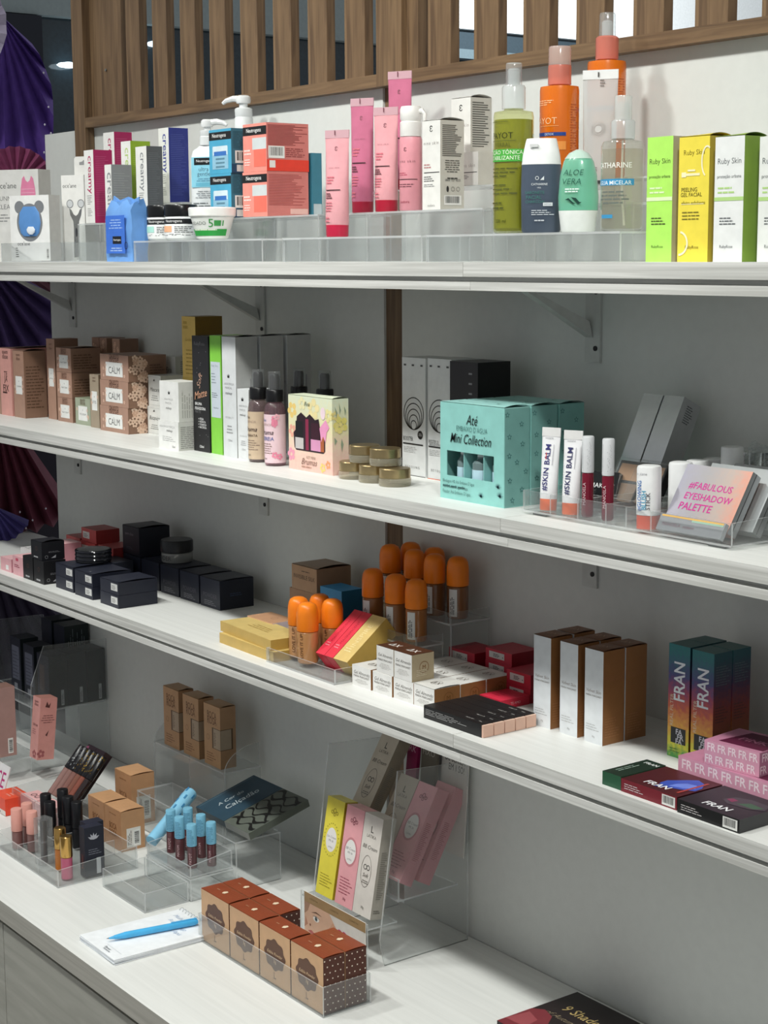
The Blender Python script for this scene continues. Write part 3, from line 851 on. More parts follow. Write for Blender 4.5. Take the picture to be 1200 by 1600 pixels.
o = tag(obj('pump_lotion_bottle', MB().lathe([(.0145, 0), (.0155, .0015), (.0155, .094), (.0145, .0975), (.009, .098)], mat('#e39aa4', .35), 32), None, (-1.838, -.15, A2), smooth=True), 'pink lotion bottle with a white pump beside the white carton', 'bottle')
obj('collar', MB().lathe([(.0142, .0982), (.0145, .099), (.0145, .117), (.0135, .118)], mat('#eceae6', .35), 28), o, smooth=True)
hd = MB().lathe([(.0125, .118), (.0145, .122), (.0145, .134), (.013, .138), (.003, .139)], mat('#efeeea', .3), 28)
hd.tube([(0, 0, .131), (.018, 0, .1315), (.021, 0, .127), (.021, 0, .115)], [.004, .0035, .0028, .002], mat('#efeeea', .3))
obj('pump_head', hd, o, rot=math.radians(25), smooth=True)
p = Pr(faces=cyl_face(.0156, .0975, math.radians(-58)))
p.text('C', 'ε', .45, .83, .08, '#6a3844'); p.text('C', 'nina skin', .48, .67, .5, '#6a3844', bold=-.015, spacing=1.3); p.lines('C', .2, .48, .6, .53, 2, '#b8465e', .4); p.rect('C', .15, .42, .8, .43, '#3a2528')
p.lines('C', .2, .32, .75, .38, 2, '#6a3844', .4, 6); p.text('C', 'eudora', .42, .12, .3, '#a03a50')
p.done(o)
def k_eu(p):
    p.text('F', 'ε', .5, .91, .16, '#2a2a2a', bold=-.01); p.text('F', 'nina skin', .5, .75, .8, '#6a5a5a', bold=-.018, spacing=1.35)
    p.lines('F', .1, .47, .6, .53, 2, '#c08a8a', .5); p.rect('F', .1, .415, .95, .424, '#1a1a1a'); p.lines('F', .1, .32, .65, .39, 3, '#5a5a5a', .4, 3); p.lines('F', .1, .26, .8, .3, 2, '#8a8a8a', .4, 3)
    p.text('F', 'eudora', .5, .05, .4, '#9a9a96', bold=-.015)
    p.lines('R', .08, .6, .92, .96, 17, '#55554f', .45, 4); p.lines('R', .15, .42, .85, .57, 6, '#55554f', .4, 5, 'c')
    p.text('R', '0800 727 4535', .52, .33, .65, '#3a3a36'); p.lines('R', .25, .345, .75, .36, 1, '#3a3a36', .9, 5, 'c')
    p.bar('R', .15, .05, .88, .16); p.ell('R', .3, .23, .002, '#2a2a2a', .004); p.ring('R', .52, .23, .003, .0005, '#55554f'); p.ring('R', .74, .23, .003, .0005, '#55554f')
carton('skin_carton', 'white carton with close small print on its side, front of two', 'box', (-1.7616, -.16, A2, .0382, .0401, .1154), {'*': '#eae9e4', 'R': '#c9c7bd', 'T': '#d9d8d2'}, k_eu, flap=.003, group='white cartons beside the pink bottle')
carton('skin_carton', 'low white carton lying under the rear printed one', 'box', (-1.762, -.095, A3, .045, .05, .044), {'*': '#dedcd8', 'R': '#c9c7bd'}, lambda p: (p.text('F', 'nina skin', .5, .6, .7, '#8a7a7a', bold=-.018, spacing=1.3), p.rect('F', .1, .38, .95, .4, '#2a2a2a'), p.lines('F', .1, .2, .7, .34, 3, '#7a7a7a', .4)), group='white cartons beside the pink bottle')
carton('skin_carton', 'white carton with small print at the back on a lower carton', 'box', (-1.7818, -.092, A3 + .0442, .0411, .0369, .072), {'*': '#e2e1dc', 'R': '#bfbdb4'}, lambda p: (p.text('F', 'ε', .5, .82, .16, '#2a2a2a'), p.text('F', 'nina skin', .5, .5, .8, '#8a7a7a', bold=-.018, spacing=1.3), p.lines('R', .08, .1, .92, .94, 20, '#55554f', .45, 14)), flap=.0035, group='white cartons beside the pink bottle')

# tall bottles with sprayers
def spray_top(o, h, r_neck, r_act, col_neck, col_over, neck_h, over_h, name2='overcap'):
    obj('collar', MB().lathe([(r_neck, h), (r_neck, h + neck_h * .9), (r_neck * .9, h + neck_h)], col_neck, 28), o, smooth=True)
    obj('sprayer', MB().lathe([(r_act * .75, h + neck_h), (r_act * .75, h + neck_h + over_h * .7), (r_act * .6, h + neck_h + over_h * .75)], col_neck, 20), o, smooth=True)
    obj(name2, MB().lathe([(r_act, h + neck_h + .0003), (r_act, h + neck_h + over_h * .94), (r_act * .93, h + neck_h + over_h), (.001, h + neck_h + over_h + .0004)], col_over, 24), o, smooth=True)
FROST = clear('#f2f5f5', .35, '#eef0f0', .12, 1.0)
OVERC = clear('#f4f6f6', .12, '#ffffff', .06, 1.4)
def bottle(name, label, x, y, z, prof, m, cat='bottle', group=None, sx=1, sy=1, turn=0):
    o = obj(name, MB().lathe(prof, m, 36, sx, sy), None, (x, y, z), turn, smooth=True)
    return tag(o, label, cat, group)
# olive tonic
r = .0242
o = bottle('tonic_bottle', 'tall clear spray bottle of olive green tonic', -1.5659, -.203, A1, [(.02, 0), (.0235, .002), (r, .006), (r, .138), (.0232, .1432), (.0115, .1455), (.0115, .147)], clear('#f4f6dc', .08, '#d9dc75', .04, 1.0))
obj('liquid', MB().lathe([(.02, .003), (r - .0012, .006), (r - .0012, .134), (.001, .1345)], clear('#b9b650', .5, '#b2b43a', .1, .3), 32), o, smooth=True)
spray_top(o, .147, .0142, .0098, FROST, OVERC, .0275, .026)
p = Pr(faces=cyl_face(r + .0002, .1455, math.radians(-66)))
p.text('C', 'PAYOT', .42, .79, .42, '#2c3216', bold=-.005); p.rect('C', .15, .745, .68, .75, '#5a6030'); p.text('C', 'HERBAL', .45, .715, .3, '#4a5024', bold=-.01)
p.rect('C', .08, .58, .86, .68, '#4fae45'); p.text('C', 'LOÇÃO TÔNICA', .46, .655, .66, '#eef6e0', bold=-.002); p.text('C', 'ESTABILIZANTE', .44, .61, .6, '#eef6e0', bold=-.002)
p.lines('C', .1, .46, .75, .55, 3, '#4c5222', .3, 2); p.lines('C', .1, .32, .7, .42, 3, '#565c28', .3, 3); p.lines('C', .1, .2, .6, .28, 2, '#4c5222', .3, 4); p.text('C', '220 ml', .42, .1, .2, '#2c3216')
p.rect('C', .12, .9, .55, .905, '#5a6030'); p.done(o)
# charcoal soap bottle
o = obj('soap_bottle', MB().loft([(0, .0215, .013), (.003, .023, .0145), (.05, .024, .015), (.079, .0232, .0146)], mat('#4b5666', .35), 36, power=2.5), None, (-1.5133, -.205, A1), math.radians(40), smooth=True)
tag(o, 'charcoal grey soap bottle with a white flip cap', 'bottle')
obj('flip_cap', MB().loft([(.0792, .0232, .0146), (.09, .022, .0138), (.106, .0185, .0115), (.1092, .0175, .0105)], mat('#eff0ef', .3), 36, power=2.5), o, smooth=True)
obj('thumb_notch', MB().prism([(-.012, .099), (-.002, .099), (-.002, .1025), (-.012, .1025)], 'y', -.0145, -.0125, '#d9dad9'), o)
p = Pr(faces={'S': (lambda u, v, q: (-.023 + u, -.0155 - q + .004 * (abs(u - .023) / .023) ** 3, v), .046, .079)})
p.ring('S', .44, .8, .0022, .0006, '#dfe3e6'); p.poly('S', [(.52, .77), (.62, .77), (.62, .83)], '#dfe3e6'); p.text('S', 'CATHARINE', .5, .71, .42, '#dfe3e6', bold=.012); p.text('S', 'HILL', .5, .66, .1, '#dfe3e6')
p.text('S', 'SABONETE', .38, .59, .5, '#3f7a70'); p.text('S', 'FACIAL', .36, .52, .4, '#3f7a70'); p.text('S', 'CHARCOAL', .4, .455, .52, '#3f7a70'); p.rect('S', .6, .39, .84, .44, '#dfe3e6'); p.text('S', 'DETOX', .72, .415, .18, '#4b5666')
p.lines('S', .3, .26, .88, .35, 3, '#c9ced4', .4, 3); p.lines('S', .38, .17, .74, .2, 1, '#c9ced4', .6, 3); p.done(o)
# aloe roll-on, standing on its cap
o = obj('aloe_bottle', MB().loft([(.0245, .0226, .0165), (.04, .0232, .0172), (.065, .0212, .0162), (.08, .0172, .0142), (.089, .0115, .0100), (.0932, .003, .003)], clear('#c4eedd', .6, '#86d6b8', .08, 1.0), 36, power=2.3), None, (-1.4514, -.203, A1), math.radians(38), smooth=True)
tag(o, 'mint green aloe bottle with dome top on a white base', 'bottle')
obj('screw_cap', MB().loft([(0, .0185, .0145), (.002, .0198, .0155), (.0243, .0226, .0165)], mat('#eef2ee', .3), 36, power=2.3), o, smooth=True)
obj('dome_sheen', MB().loft([(.083, .0163, .0138), (.0895, .0113, .0101), (.0936, .003, .003)], clear('#ffffff', .5, '#eefaf4', .1), 30, power=2.3, cap=False), o, smooth=True)
p = Pr(faces={'S': (lambda u, v, q: (-.0215 + u, -.0182 - q + .005 * (abs(u - .0215) / .0215) ** 2.6 + .003 * max(0, (v - .045) / .03) ** 2, v), .043, .0935)})
p.text('S', 'ALOE', .42, .72, .56, '#1f5a4c', shear=.2, bold=-.012); p.text('S', 'VERA', .38, .61, .5, '#1f5a4c', shear=.2, bold=-.012); p.lines('S', .2, .48, .6, .54, 2, '#eafaf4', .5, 2)
p.poly('S', [(.2, .39), (.3, .41), (.42, .36), (.5, .34), (.42, .34), (.3, .38)], '#174238'); p.poly('S', [(.36, .42), (.5, .41), (.6, .36), (.66, .36), (.56, .33), (.46, .38)], '#174238'); p.done(o)
# orange bottles
OR = clear('#f0862a', .72, '#f07d12', .06, 1.1)
PKC = clear('#f0b0a0', .6, '#e58a78', .15, .8)
def orange(label, x, y, z):
    o = bottle('body_oil_bottle', label, x, y, z, [(.02, 0), (.0232, .002), (.0240, .006), (.0240, .138), (.0232, .1425), (.0125, .1442), (.0125, .145)], OR, group='orange spray bottles')
    obj('liquid', MB().lathe([(.02, .003), (.0228, .006), (.0228, .133), (.001, .1335)], mat('#e87810', .3), 32), o, smooth=True)
    p = Pr(faces=cyl_face(.0242, .1442, math.radians(-62)))
    p.text('C', 'PAYOT', .34, .7, .46, '#f6c79a', bold=-.008); p.rect('C', .14, .655, .6, .659, '#f0b070'); p.rect('C', .16, .575, .72, .605, '#27468f'); p.text('C', 'DETOX', .44, .59, .16, '#dfe6f2')
    p.lines('C', .16, .83, .52, .88, 3, '#f6c090', .4, 2); p.rect('C', .16, .46, .72, .53, '#f29a48'); p.lines('C', .8, .3, .98, .85, 26, '#b5500c', .4, 3); p.done(o)
    return o
o = orange('orange spray bottle with a frosted cap, nearer and lower one', -1.5651, -.13, A2)
obj('collar', MB().lathe([(.0142, .145), (.0142, .166), (.0138, .168)], PKC, 28), o, smooth=True)
obj('overcap', MB().lathe([(.0139, .1682), (.0139, .189), (.013, .1905), (.001, .191)], clear('#f6e6e0', .3, '#f3ded6', .08, 1.3), 28), o, smooth=True)
o = orange('orange spray bottle with a clear nozzle, rear and taller one', -1.5536, -.062, A3)
obj('collar', MB().lathe([(.0142, .145), (.0142, .171), (.0118, .173)], PKC, 28), o, smooth=True)
obj('sprayer', MB().lathe([(.007, .173), (.007, .19), (.005, .192)], FROST, 20), o, smooth=True)
obj('overcap', MB().lathe([(.0104, .1735), (.0098, .199), (.009, .201), (.001, .2014)], OVERC, 24), o, smooth=True)
# white tube with a sun print
def k_sun(p):
    for i in range(40):
        a = 2 * math.pi * i / 40; c, s_ = math.cos(a), math.sin(a); W, H = p.F['S'][1:]
        p.k -= 1
        p.poly('S', [(.5 + (.005 * c - .0004 * s_) / W, .56 + (.005 * s_ + .0004 * c) / H), (.5 + .011 * c / W, .56 + .011 * s_ / H), (.5 + (.005 * c + .0004 * s_) / W, .56 + (.005 * s_ - .0004 * c) / H)], '#b3aeaa')
    p.k += 2
    p.ell('S', .5, .56, .0042, '#bdb9b6'); p.rect('S', .42, .95, .47, .985, '#55504c'); p.lines('S', .5, .88, .7, .94, 3, '#77706c', .5); p.lines('S', .2, .3, .5, .34, 1, '#8a8682', .6)
    p.text('S', 'SMILE', .32, .26, .4, '#3a3836'); p.rect('S', .4, .15, .95, .175, '#2e2c2c')
squeeze('white sun cream tube in front of the rear orange bottle', -1.4986, -.125, A2, .019, .1571, math.radians(34), clear('#f0efee', .6, '#d9d7d5', .12, 1.4), '#d4d2d0', k_sun, group='white tubes on the top shelf')
# micellar bottle
o = bottle('micellar_bottle', 'clear micellar water spray bottle beside the lime green carton', -1.3812, -.202, A1, [(.02, 0), (.0232, .002), (.0238, .006), (.0238, .094), (.0215, .0985), (.0122, .1005), (.0122, .1015)], clear('#f6f7f4', .06, '#f0ede4', .04, 1.2))
obj('liquid', MB().lathe([(.02, .003), (.0226, .006), (.0226, .09), (.001, .0903)], clear('#f2f0e8', .05, '#e9e6da', .1, .2), 32), o, smooth=True)
spray_top(o, .1015, .0136, .0098, FROST, clear('#f4f6f6', .4, '#f2f2ee', .1, 1.0), .0205, .0265)
obj('dip_tube', MB().tube([(0, 0, .1), (.002, -.003, .05), (.012, -.008, .006)], .0013, clear('#f0f0ea', .5, '#ffffff', .1)), o, smooth=True)
p = Pr(faces=cyl_face(.0241, .1, math.radians(-66)))
p.text('C', 'CATHARINE', .46, .72, .6, '#f4f4f0', bold=.01); p.rect('C', .12, .5, .8, .57, '#3d93c4'); p.text('C', 'ÁGUA MICELAR', .46, .535, .6, '#f2f8fa', bold=.005); p.lines('C', .2, .3, .72, .46, 4, '#6c7470', .4, 3, 'c'); p.rect('C', .25, .14, .48, .18, '#3d93c4'); p.done(o)

# urban care cartons at the right
def k_ru(front, band, swirl=False, title=None, tc='#4a5a2a'):
    def k(p):
        p.text('F', 'Ruby Skin', .5, .8 if not swirl else .87, .8 if not swirl else .68, tc, bold=-.008)
        if not swirl:
            p.text('F', 'proteção urbana', .5, .68, .82, tc, bold=.0); p.lines('F', .12, .55, .85, .62, 2, band, .4); p.rect('F', 0, .49, 1, .52, band)
            p.lines('F', .2, .3, .75, .37, 3, tc, .4, 3)
            p.text('F', 'RubyRose', .45, .12, .45, tc, bold=-.008)
        else:
            p.text('F', 'PEELING', .36, .58, .52, '#6d6420', bold=.012); p.text('F', 'GEL FACIAL', .43, .54, .7, '#6d6420', bold=.012); p.text('F', 'efeito esfoliante', .5, .475, .78, '#7f7628'); p.rect('F', .1, .462, .85, .467, '#f6f0c0')
            p.lines('F', .14, .34, .78, .42, 3, '#7f7628', .35, 5); p.text('F', 'RubyRose', .48, .115, .44, '#6d6420', bold=-.008)
            p.rect('F', .2, .69, .7, .71, '#f8f2c4'); p.rect('F', .3, .725, .55, .74, '#f8f2c4'); p.rect('F', .1, .68, .25, .72, '#f8f2c4')
            p.ring('F', .05, .15, .013, .0022, '#f8f3cf', a0=-90, a1=80); p.ring('F', .93, .8, .008, .0018, '#f8f3cf', .016, a0=60, a1=250)
    return k
carton('care_carton', 'lime green tall carton with white band', 'box', (-1.2709, -.2365, S1, .0376, .034, .1315), {'*': '#b7f070', 'F': '#b5f069', 'R': '#b4b09a', 'T': '#a9d46a'}, k_ru('', '#e4f8c4'), group='tall cartons at the right end of the top shelf')
carton('care_carton', 'yellow tall carton of peeling gel', 'box', (-1.2162, -.24, S1, .0425, .034, .1285), {'*': '#f0dc4c', 'F': '#f2de50', 'R': '#b09c30', 'T': '#dcc83c'}, k_ru('', '', True, tc='#7a6c1a'), flap=.003, group='tall cartons at the right end of the top shelf')
carton('care_carton', 'white tall carton with a moss green side', 'box', (-1.1649, -.245, S1, .039, .0331, .1255), {'*': '#eceeea', 'F': '#eef0ee', 'R': '#7d9c3c', 'T': '#8fae4c'}, k_ru('', '#b9dc8c', tc='#6a6e70'), flap=.003, group='tall cartons at the right end of the top shelf')
carton('care_carton', 'white and green carton cut by the right picture edge', 'box', (-1.112, -.235, S1, .042, .033, .1235), {'*': '#eceeea', 'R': '#7d9c3c'}, k_ru('', '#b9dc8c', tc='#6a6e70'), group='tall cartons at the right end of the top shelf')
# ================================================================ second shelf
S2 = 1.3367
G2 = 'cartons on the second shelf'
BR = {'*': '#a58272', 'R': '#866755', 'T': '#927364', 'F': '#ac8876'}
def flower(p, face, u, v, s=.003, col='#d9b39a', n=5):
    W, H = p.F[face][1:]
    for i in range(n):
        a = 2 * math.pi * i / n + u * 9
        p.ell(face, u + s * .9 * math.cos(a) / W, v + s * .9 * math.sin(a) / H, s * .55, col, n=8)
        p.k -= 1
    p.k += 1
def k_brown(lab_v=.5, txt='CLARIFY', fl=True, side=True, lw=.28):
    def k(p):
        W, H = p.F['F'][1:]
        p.text('F', 'quem', .5, .93 if H > .08 else .9, .34, '#5a3a2c', bold=.0); p.text('F', 'disse', .5, .885 if H > .08 else .83, .34, '#5a3a2c')
        hh = min(.34, .022 / H)
        p.rect('F', .2, lab_v - hh, .8, lab_v + hh * .6, '#e9e9e6'); p.text('F', txt, .5, lab_v - hh * .3, .4, '#3a3a3a'); p.ring('F', .5, lab_v + hh * .15, .0014, .0004, '#3a3a3a', n=10)
        if fl:
            r0 = random.Random(int(H * 1e4) + len(txt))
            for i in range(6): flower(p, 'F', r0.choice((.12, .86, .2, .8)), lab_v + r0.uniform(-1, .5) * hh, .0022, '#e2c0ac')
        if side:
            p.lines('R', .08, .15, .92, .8, 14 if H > .08 else 6, '#5c4230', .35, 4)
    return k
carton('fixing_spray_carton', 'pink carton lettered fix at the left edge of the second shelf', 'box', (-3.1205, -.1666, S2, .0519, .11, .134), {'*': '#d79c92', 'F': '#dda39a', 'T': '#9c7a72'}, lambda p: (p.text('F', 'quem', .5, .93, .5, '#3a2420', bold=.01), p.text('F', 'disse', .5, .88, .5, '#3a2420', bold=.01), p.text('F', 'TE', .5, .62, .3, '#3a2420'), p.text('F', 'JA', .5, .53, .3, '#3a2420'), p.text('F', 'FIX', .5, .41, .5, '#2a1a18', bold=.015), p.lines('F', .2, .33, .8, .36, 1, '#3a2420', .8)), flap=.002, group=G2)
carton('face_cream_carton', 'brown carton cut off by the left picture edge', 'box', (-3.175, -.165, S2, .05, .05, .13), BR, None, group=G2)
carton('face_cream_carton', 'tall brown carton with floral print beside the pink fix carton', 'box', (-3.0603, -.1668, S2, .0496, .0475, .1315), BR, k_brown(.52, 'CLEANSER'), flap=.003, group=G2)
carton('face_cream_carton', 'tallest slim brown carton left of the three stacked ones', 'box', (-2.9963, -.1305, S2, .036, .05, .1562), BR, k_brown(.55, 'HYDRATE'), group=G2)
for i, (x, y) in enumerate(((-2.957, -.055), (-2.925, -.055), (-2.872, -.055))):
    carton('face_cream_carton', ('tall brown floral carton behind the stack of three, leftmost', 'tall brown floral carton behind the stack of three, middle one', 'tall brown floral carton behind the stack of three, rightmost')[i], 'box', (x, y, S2, .03, .04, .158), BR, lambda p: [flower(p, 'F', random.uniform(.2, .8), random.uniform(.85, .96), .003) for _ in range(5)] and None, group=G2)
for i, h in enumerate((.0464, .0488, .0461)):
    carton('night_cream_carton', ('bottom', 'middle', 'top')[i] + ' brown carton of the stack of three with white labels', 'box', (-2.9175, -.135, S2 + (0, .0466, .0956)[i], .0638, .062, h - .0003), BR, k_brown(.5, 'NIGHT CREAM'), group=G2, flap=.002 if i == 2 else 0)
carton('eye_cream_carton', 'small sage green carton with white label', 'box', (-2.8407, -.1363, S2, .062, .05, .0503), {'*': '#9aa38e', 'F': '#a3ab95', 'T': '#8d967f', 'R': '#7a8370'}, k_brown(.5, 'EYE CREAM'), group=G2)
carton('eye_serum_carton', 'slim grey beige carton between the sage carton and brown stack', 'box', (-2.7925, -.1424, S2, .0353, .04, .0985), {'*': '#a2937f', 'R': '#85745f'}, k_brown(.55, 'EYES'), group=G2)
def k_calm(p):
    k_brown(.5, 'CALM', side=False)(p)
    rr = random.Random(5)
    for i in range(22): flower(p, 'R', rr.uniform(.05, .45), rr.uniform(.06, .94), .0042, rr.choice(('#dcbda6', '#c9a48c', '#e4cbb6')))
    p.lines('R', .55, .3, .95, .7, 4, '#5c4230', .3, 3)
for i in range(3):
    carton('calming_cream_carton', ('bottom', 'middle', 'top')[i] + ' wide brown carton with blossom print in the right hand stack', 'box', (-2.6628 + .003 * i, -.152, S2 + .0466 * i, .1075, .074 + (.002 if i == 2 else 0), .0463), BR, k_calm, group=G2)
def k_bot(t, v=.6):
    def k(p):
        p.ring('F', .5, .5, .001, .0003, '#999999')
        for a in ((.06, .05, .94, .055), (.06, .945, .94, .95)): p.rect('F', *a, '#9a9a98')
        p.rect('F', .06, .05, .07, .95, '#9a9a98'); p.rect('F', .93, .05, .94, .95, '#9a9a98')
        p.text('F', t, .5, v, .72, '#3a3a3a', shear=.35, bold=-.012); p.lines('F', .2, .2, .8, .4, 3, '#8a8a88', .3, 3, 'c'); p.poly('F', [(.4, .82), (.5, .9), (.55, .82)], '#4a4a48')
        p.lines('R', .1, .15, .9, .85, 10, '#8a8a86', .4, 5)
    return k
WH = {'*': '#d9dad6', 'R': '#b9bab2', 'T': '#c9cac6'}
carton('botanical_carton', 'small white carton with script lettering under another by the brown stack', 'box', (-2.6058, -.1165, S2, .05, .05, .0498), WH, k_bot('Botanica'), group=G2)
carton('botanical_carton', 'small white carton with script lettering on top of another by the brown stack', 'box', (-2.6055, -.1165, S2 + .05, .045, .05, .0552), WH, k_bot('Mascara', .55), group=G2)
carton('botanical_carton', 'white carton with leaf print at the back left of the gold carton', 'box', (-2.648, -.062, S2, .05, .05, .135), WH, lambda p: (p.text('F', 'Fina', .5, .82, .4, '#4a4a48', shear=.3, bold=-.01), p.poly('F', [(.3, .68), (.4, .76), (.45, .68), (.6, .74), (.55, .66)], '#55605a'), p.lines('R', .2, .62, .8, .95, 12, '#77786e', .4)), group=G2)
def crown(p, u, v, s):
    W, H = p.F['F'][1:]
    p.poly('F', [(u + x * s / W, v + y * s / H) for x, y in ((-.5, 0), (.5, 0), (.7, 1), (.3, .5), (0, 1.2), (-.3, .5), (-.7, 1))], '#2a2a2a')
def k_ap_low(p):
    p.text('F', 'ANA PAULA MARÇAL', .45, .8, .78, '#b9b9b9', bold=-.015); p.text('F', 'makeup', .55, .66, .3, '#3a3a3a', shear=.4, bold=-.01); p.lines('F', .2, .3, .85, .5, 3, '#a9a9a9', .25, 3); p.text('F', '15ml', .75, .12, .14, '#777777'); p.lines('R', .08, .08, .92, .88, 12, '#8c8c88', .4, 6)
def k_ap_top(p):
    crown(p, .5, .68, .005); p.text('F', 'ANA PAULA', .48, .55, .46, '#b0b0b0', bold=-.012); p.text('F', 'MARÇAL', .46, .45, .32, '#b0b0b0', bold=-.012); p.text('F', 'makeup', .47, .32, .3, '#555555', shear=.4, bold=-.01); p.lines('R', .15, .1, .8, .85, 6, '#a9a9a2', .5, 6, vert=True)
carton('makeup_carton', 'low white carton at the shelf edge under another white one', 'box', (-2.3799, -.2111, S2, .066, .045, .0463), {'*': '#e8e8e5', 'R': '#c4c4be'}, k_ap_low, group=G2)
carton('makeup_carton', 'white cube carton with a small crown on top of a low one', 'box', (-2.3799, -.2095, S2 + .0466, .062, .04, .0648), {'*': '#e9e9e6', 'R': '#cacac4', 'T': '#dcdcd6'}, k_ap_top, group=G2)
def k_gold(p):
    p.lines('F', .2, .05, .8, .5, 7, '#a38228', .3, 4, 'c'); p.text('F', 'Golden', .5, .62, .5, '#9a7a22', shear=.3, bold=-.01); p.lines('F', .1, .8, .5, .95, 2, '#b8963a', .6, 3)
carton('gold_carton', 'yellow gold carton lying under the tall gold one', 'box', (-2.4597, -.129, S2, .046, .053, .1108), {'*': '#c2a348', 'R': '#8d6f22'}, None, group=G2)
carton('gold_carton', 'tall gold carton rising behind the white and black cartons', 'box', (-2.4597, -.129, S2 + .111, .0449, .0525, .1018), {'*': '#c9a850', 'F': '#d6b45c', 'R': '#7c5f1c', 'T': '#8f7330'}, k_gold, group=G2)
def k_bruma(p):
    p.text('F', 'RubyRose', .46, .93, .66, '#6d6d70', bold=-.01)
    p.text('F', 'Soft', .42, .62, .5, '#c9a08a', shear=.3, bold=-.005, rot=70); p.text('F', 'Matte', .48, .5, .8, '#cf9a7c', shear=.35, bold=.005, rot=12)
    p.text('F', 'BRUMA', .34, .415, .42, '#f0f0f0', bold=.02); p.text('F', 'FIXADORA', .45, .375, .66, '#f0f0f0', bold=.02); p.text('F', 'MATTE', .3, .345, .34, '#77777a')
    for i, t in enumerate(('FIXA', 'HIDRATA', 'TONIFICA', 'MATIFICA')): p.text('F', '+ ' + t, .3 + .04 * len(t) * .5 + .1, .285 - i * .024, .14 + .045 * len(t), '#e8e8e8', bold=.015)
    p.text('F', '120ml', .5, .045, .26, '#e8e8e8', bold=.015)
    rr = random.Random(2)
    for i in range(9): p.ell('F', rr.uniform(.1, .9), rr.choice((rr.uniform(.68, .88), rr.uniform(.06, .16))), .0008, '#8a8a8c', n=6)
carton('setting_mist_carton', 'tall black carton with copper script lettering', 'box', (-2.3242, -.1853, S2, .0505, .05, .1865), {'*': '#1d1c1f', 'T': '#161618'}, k_bruma, group=G2)
def k_rg(p):
    p.rect('F', .06, .31, .92, .78, '#c9d2dc'); p.text('F', 'Ruby Skin', .42, .745, .6, '#7a8894', bold=-.01); p.lines('F', .12, .6, .6, .7, 4, '#8a96a2', .35); p.lines('F', .14, .48, .8, .53, 3, '#5a646c', .35); p.text('F', 'RubyRose', .5, .39, .44, '#5a646c', bold=-.008)
carton('toner_carton', 'tall bright green carton with pale blue panel', 'box', (-2.2888, -.1834, S2, .0335, .05, .1886), {'*': '#7fc644', 'F': '#86cf48', 'T': '#9fd46c'}, k_rg, group=G2)
def k_apm(s=1.0):
    def k(p):
        crown(p, .45, .66 if s == 1 else .83, .0055); p.text('F', 'ANA PAULA', .5, .61 if s == 1 else .76, .7, '#9a9a9c', bold=-.012); p.text('F', 'MARÇAL', .45, .575 if s == 1 else .7, .5, '#9a9a9c', bold=-.012); p.text('F', 'makeup', .45, .53 if s == 1 else .63, .5, '#4a4a4c', shear=.4, bold=-.01)
        p.text('F', 'FIX BEAUTY', .5, .33, .6, '#b0b0b2', bold=-.012); p.lines('F', .25, .2, .7, .28, 3, '#9a9a9c', .35, 3, 'c'); p.text('F', '120ml', .5, .14, .3, '#9a9a9c')
        p.lines('R', .15, .1, .9, .7, 6, '#86868a', .35, 4, vert=True)
    return k
AP = {'*': '#d2d4d4', 'F': '#d9dcde', 'R': '#a9aaa8', 'T': '#b9bab8'}
carton('makeup_carton', 'tall white carton with a crown emblem beside the bright green one', 'box', (-2.2373, -.1877, S2, .0405, .04, .1886), AP, k_apm(), flap=.0025, group=G2)
carton('makeup_carton', 'tall white carton standing second in the row going back', 'box', (-2.2373, -.142, S2, .0405, .043, .1886), AP, k_apm(), flap=.0025, group=G2)
carton('makeup_carton', 'tall white carton standing last in the row against the wall', 'box', (-2.2373, -.092, S2, .0405, .045, .1886), AP, k_apm(), flap=.002, group=G2)
carton('makeup_carton', 'short white carton with a crown beside the spray bottles', 'box', (-2.202, -.187, S2, .0335, .042, .1092), {'*': '#dfe1e2', 'R': '#b4b5b3'}, k_apm(.6), group=G2)

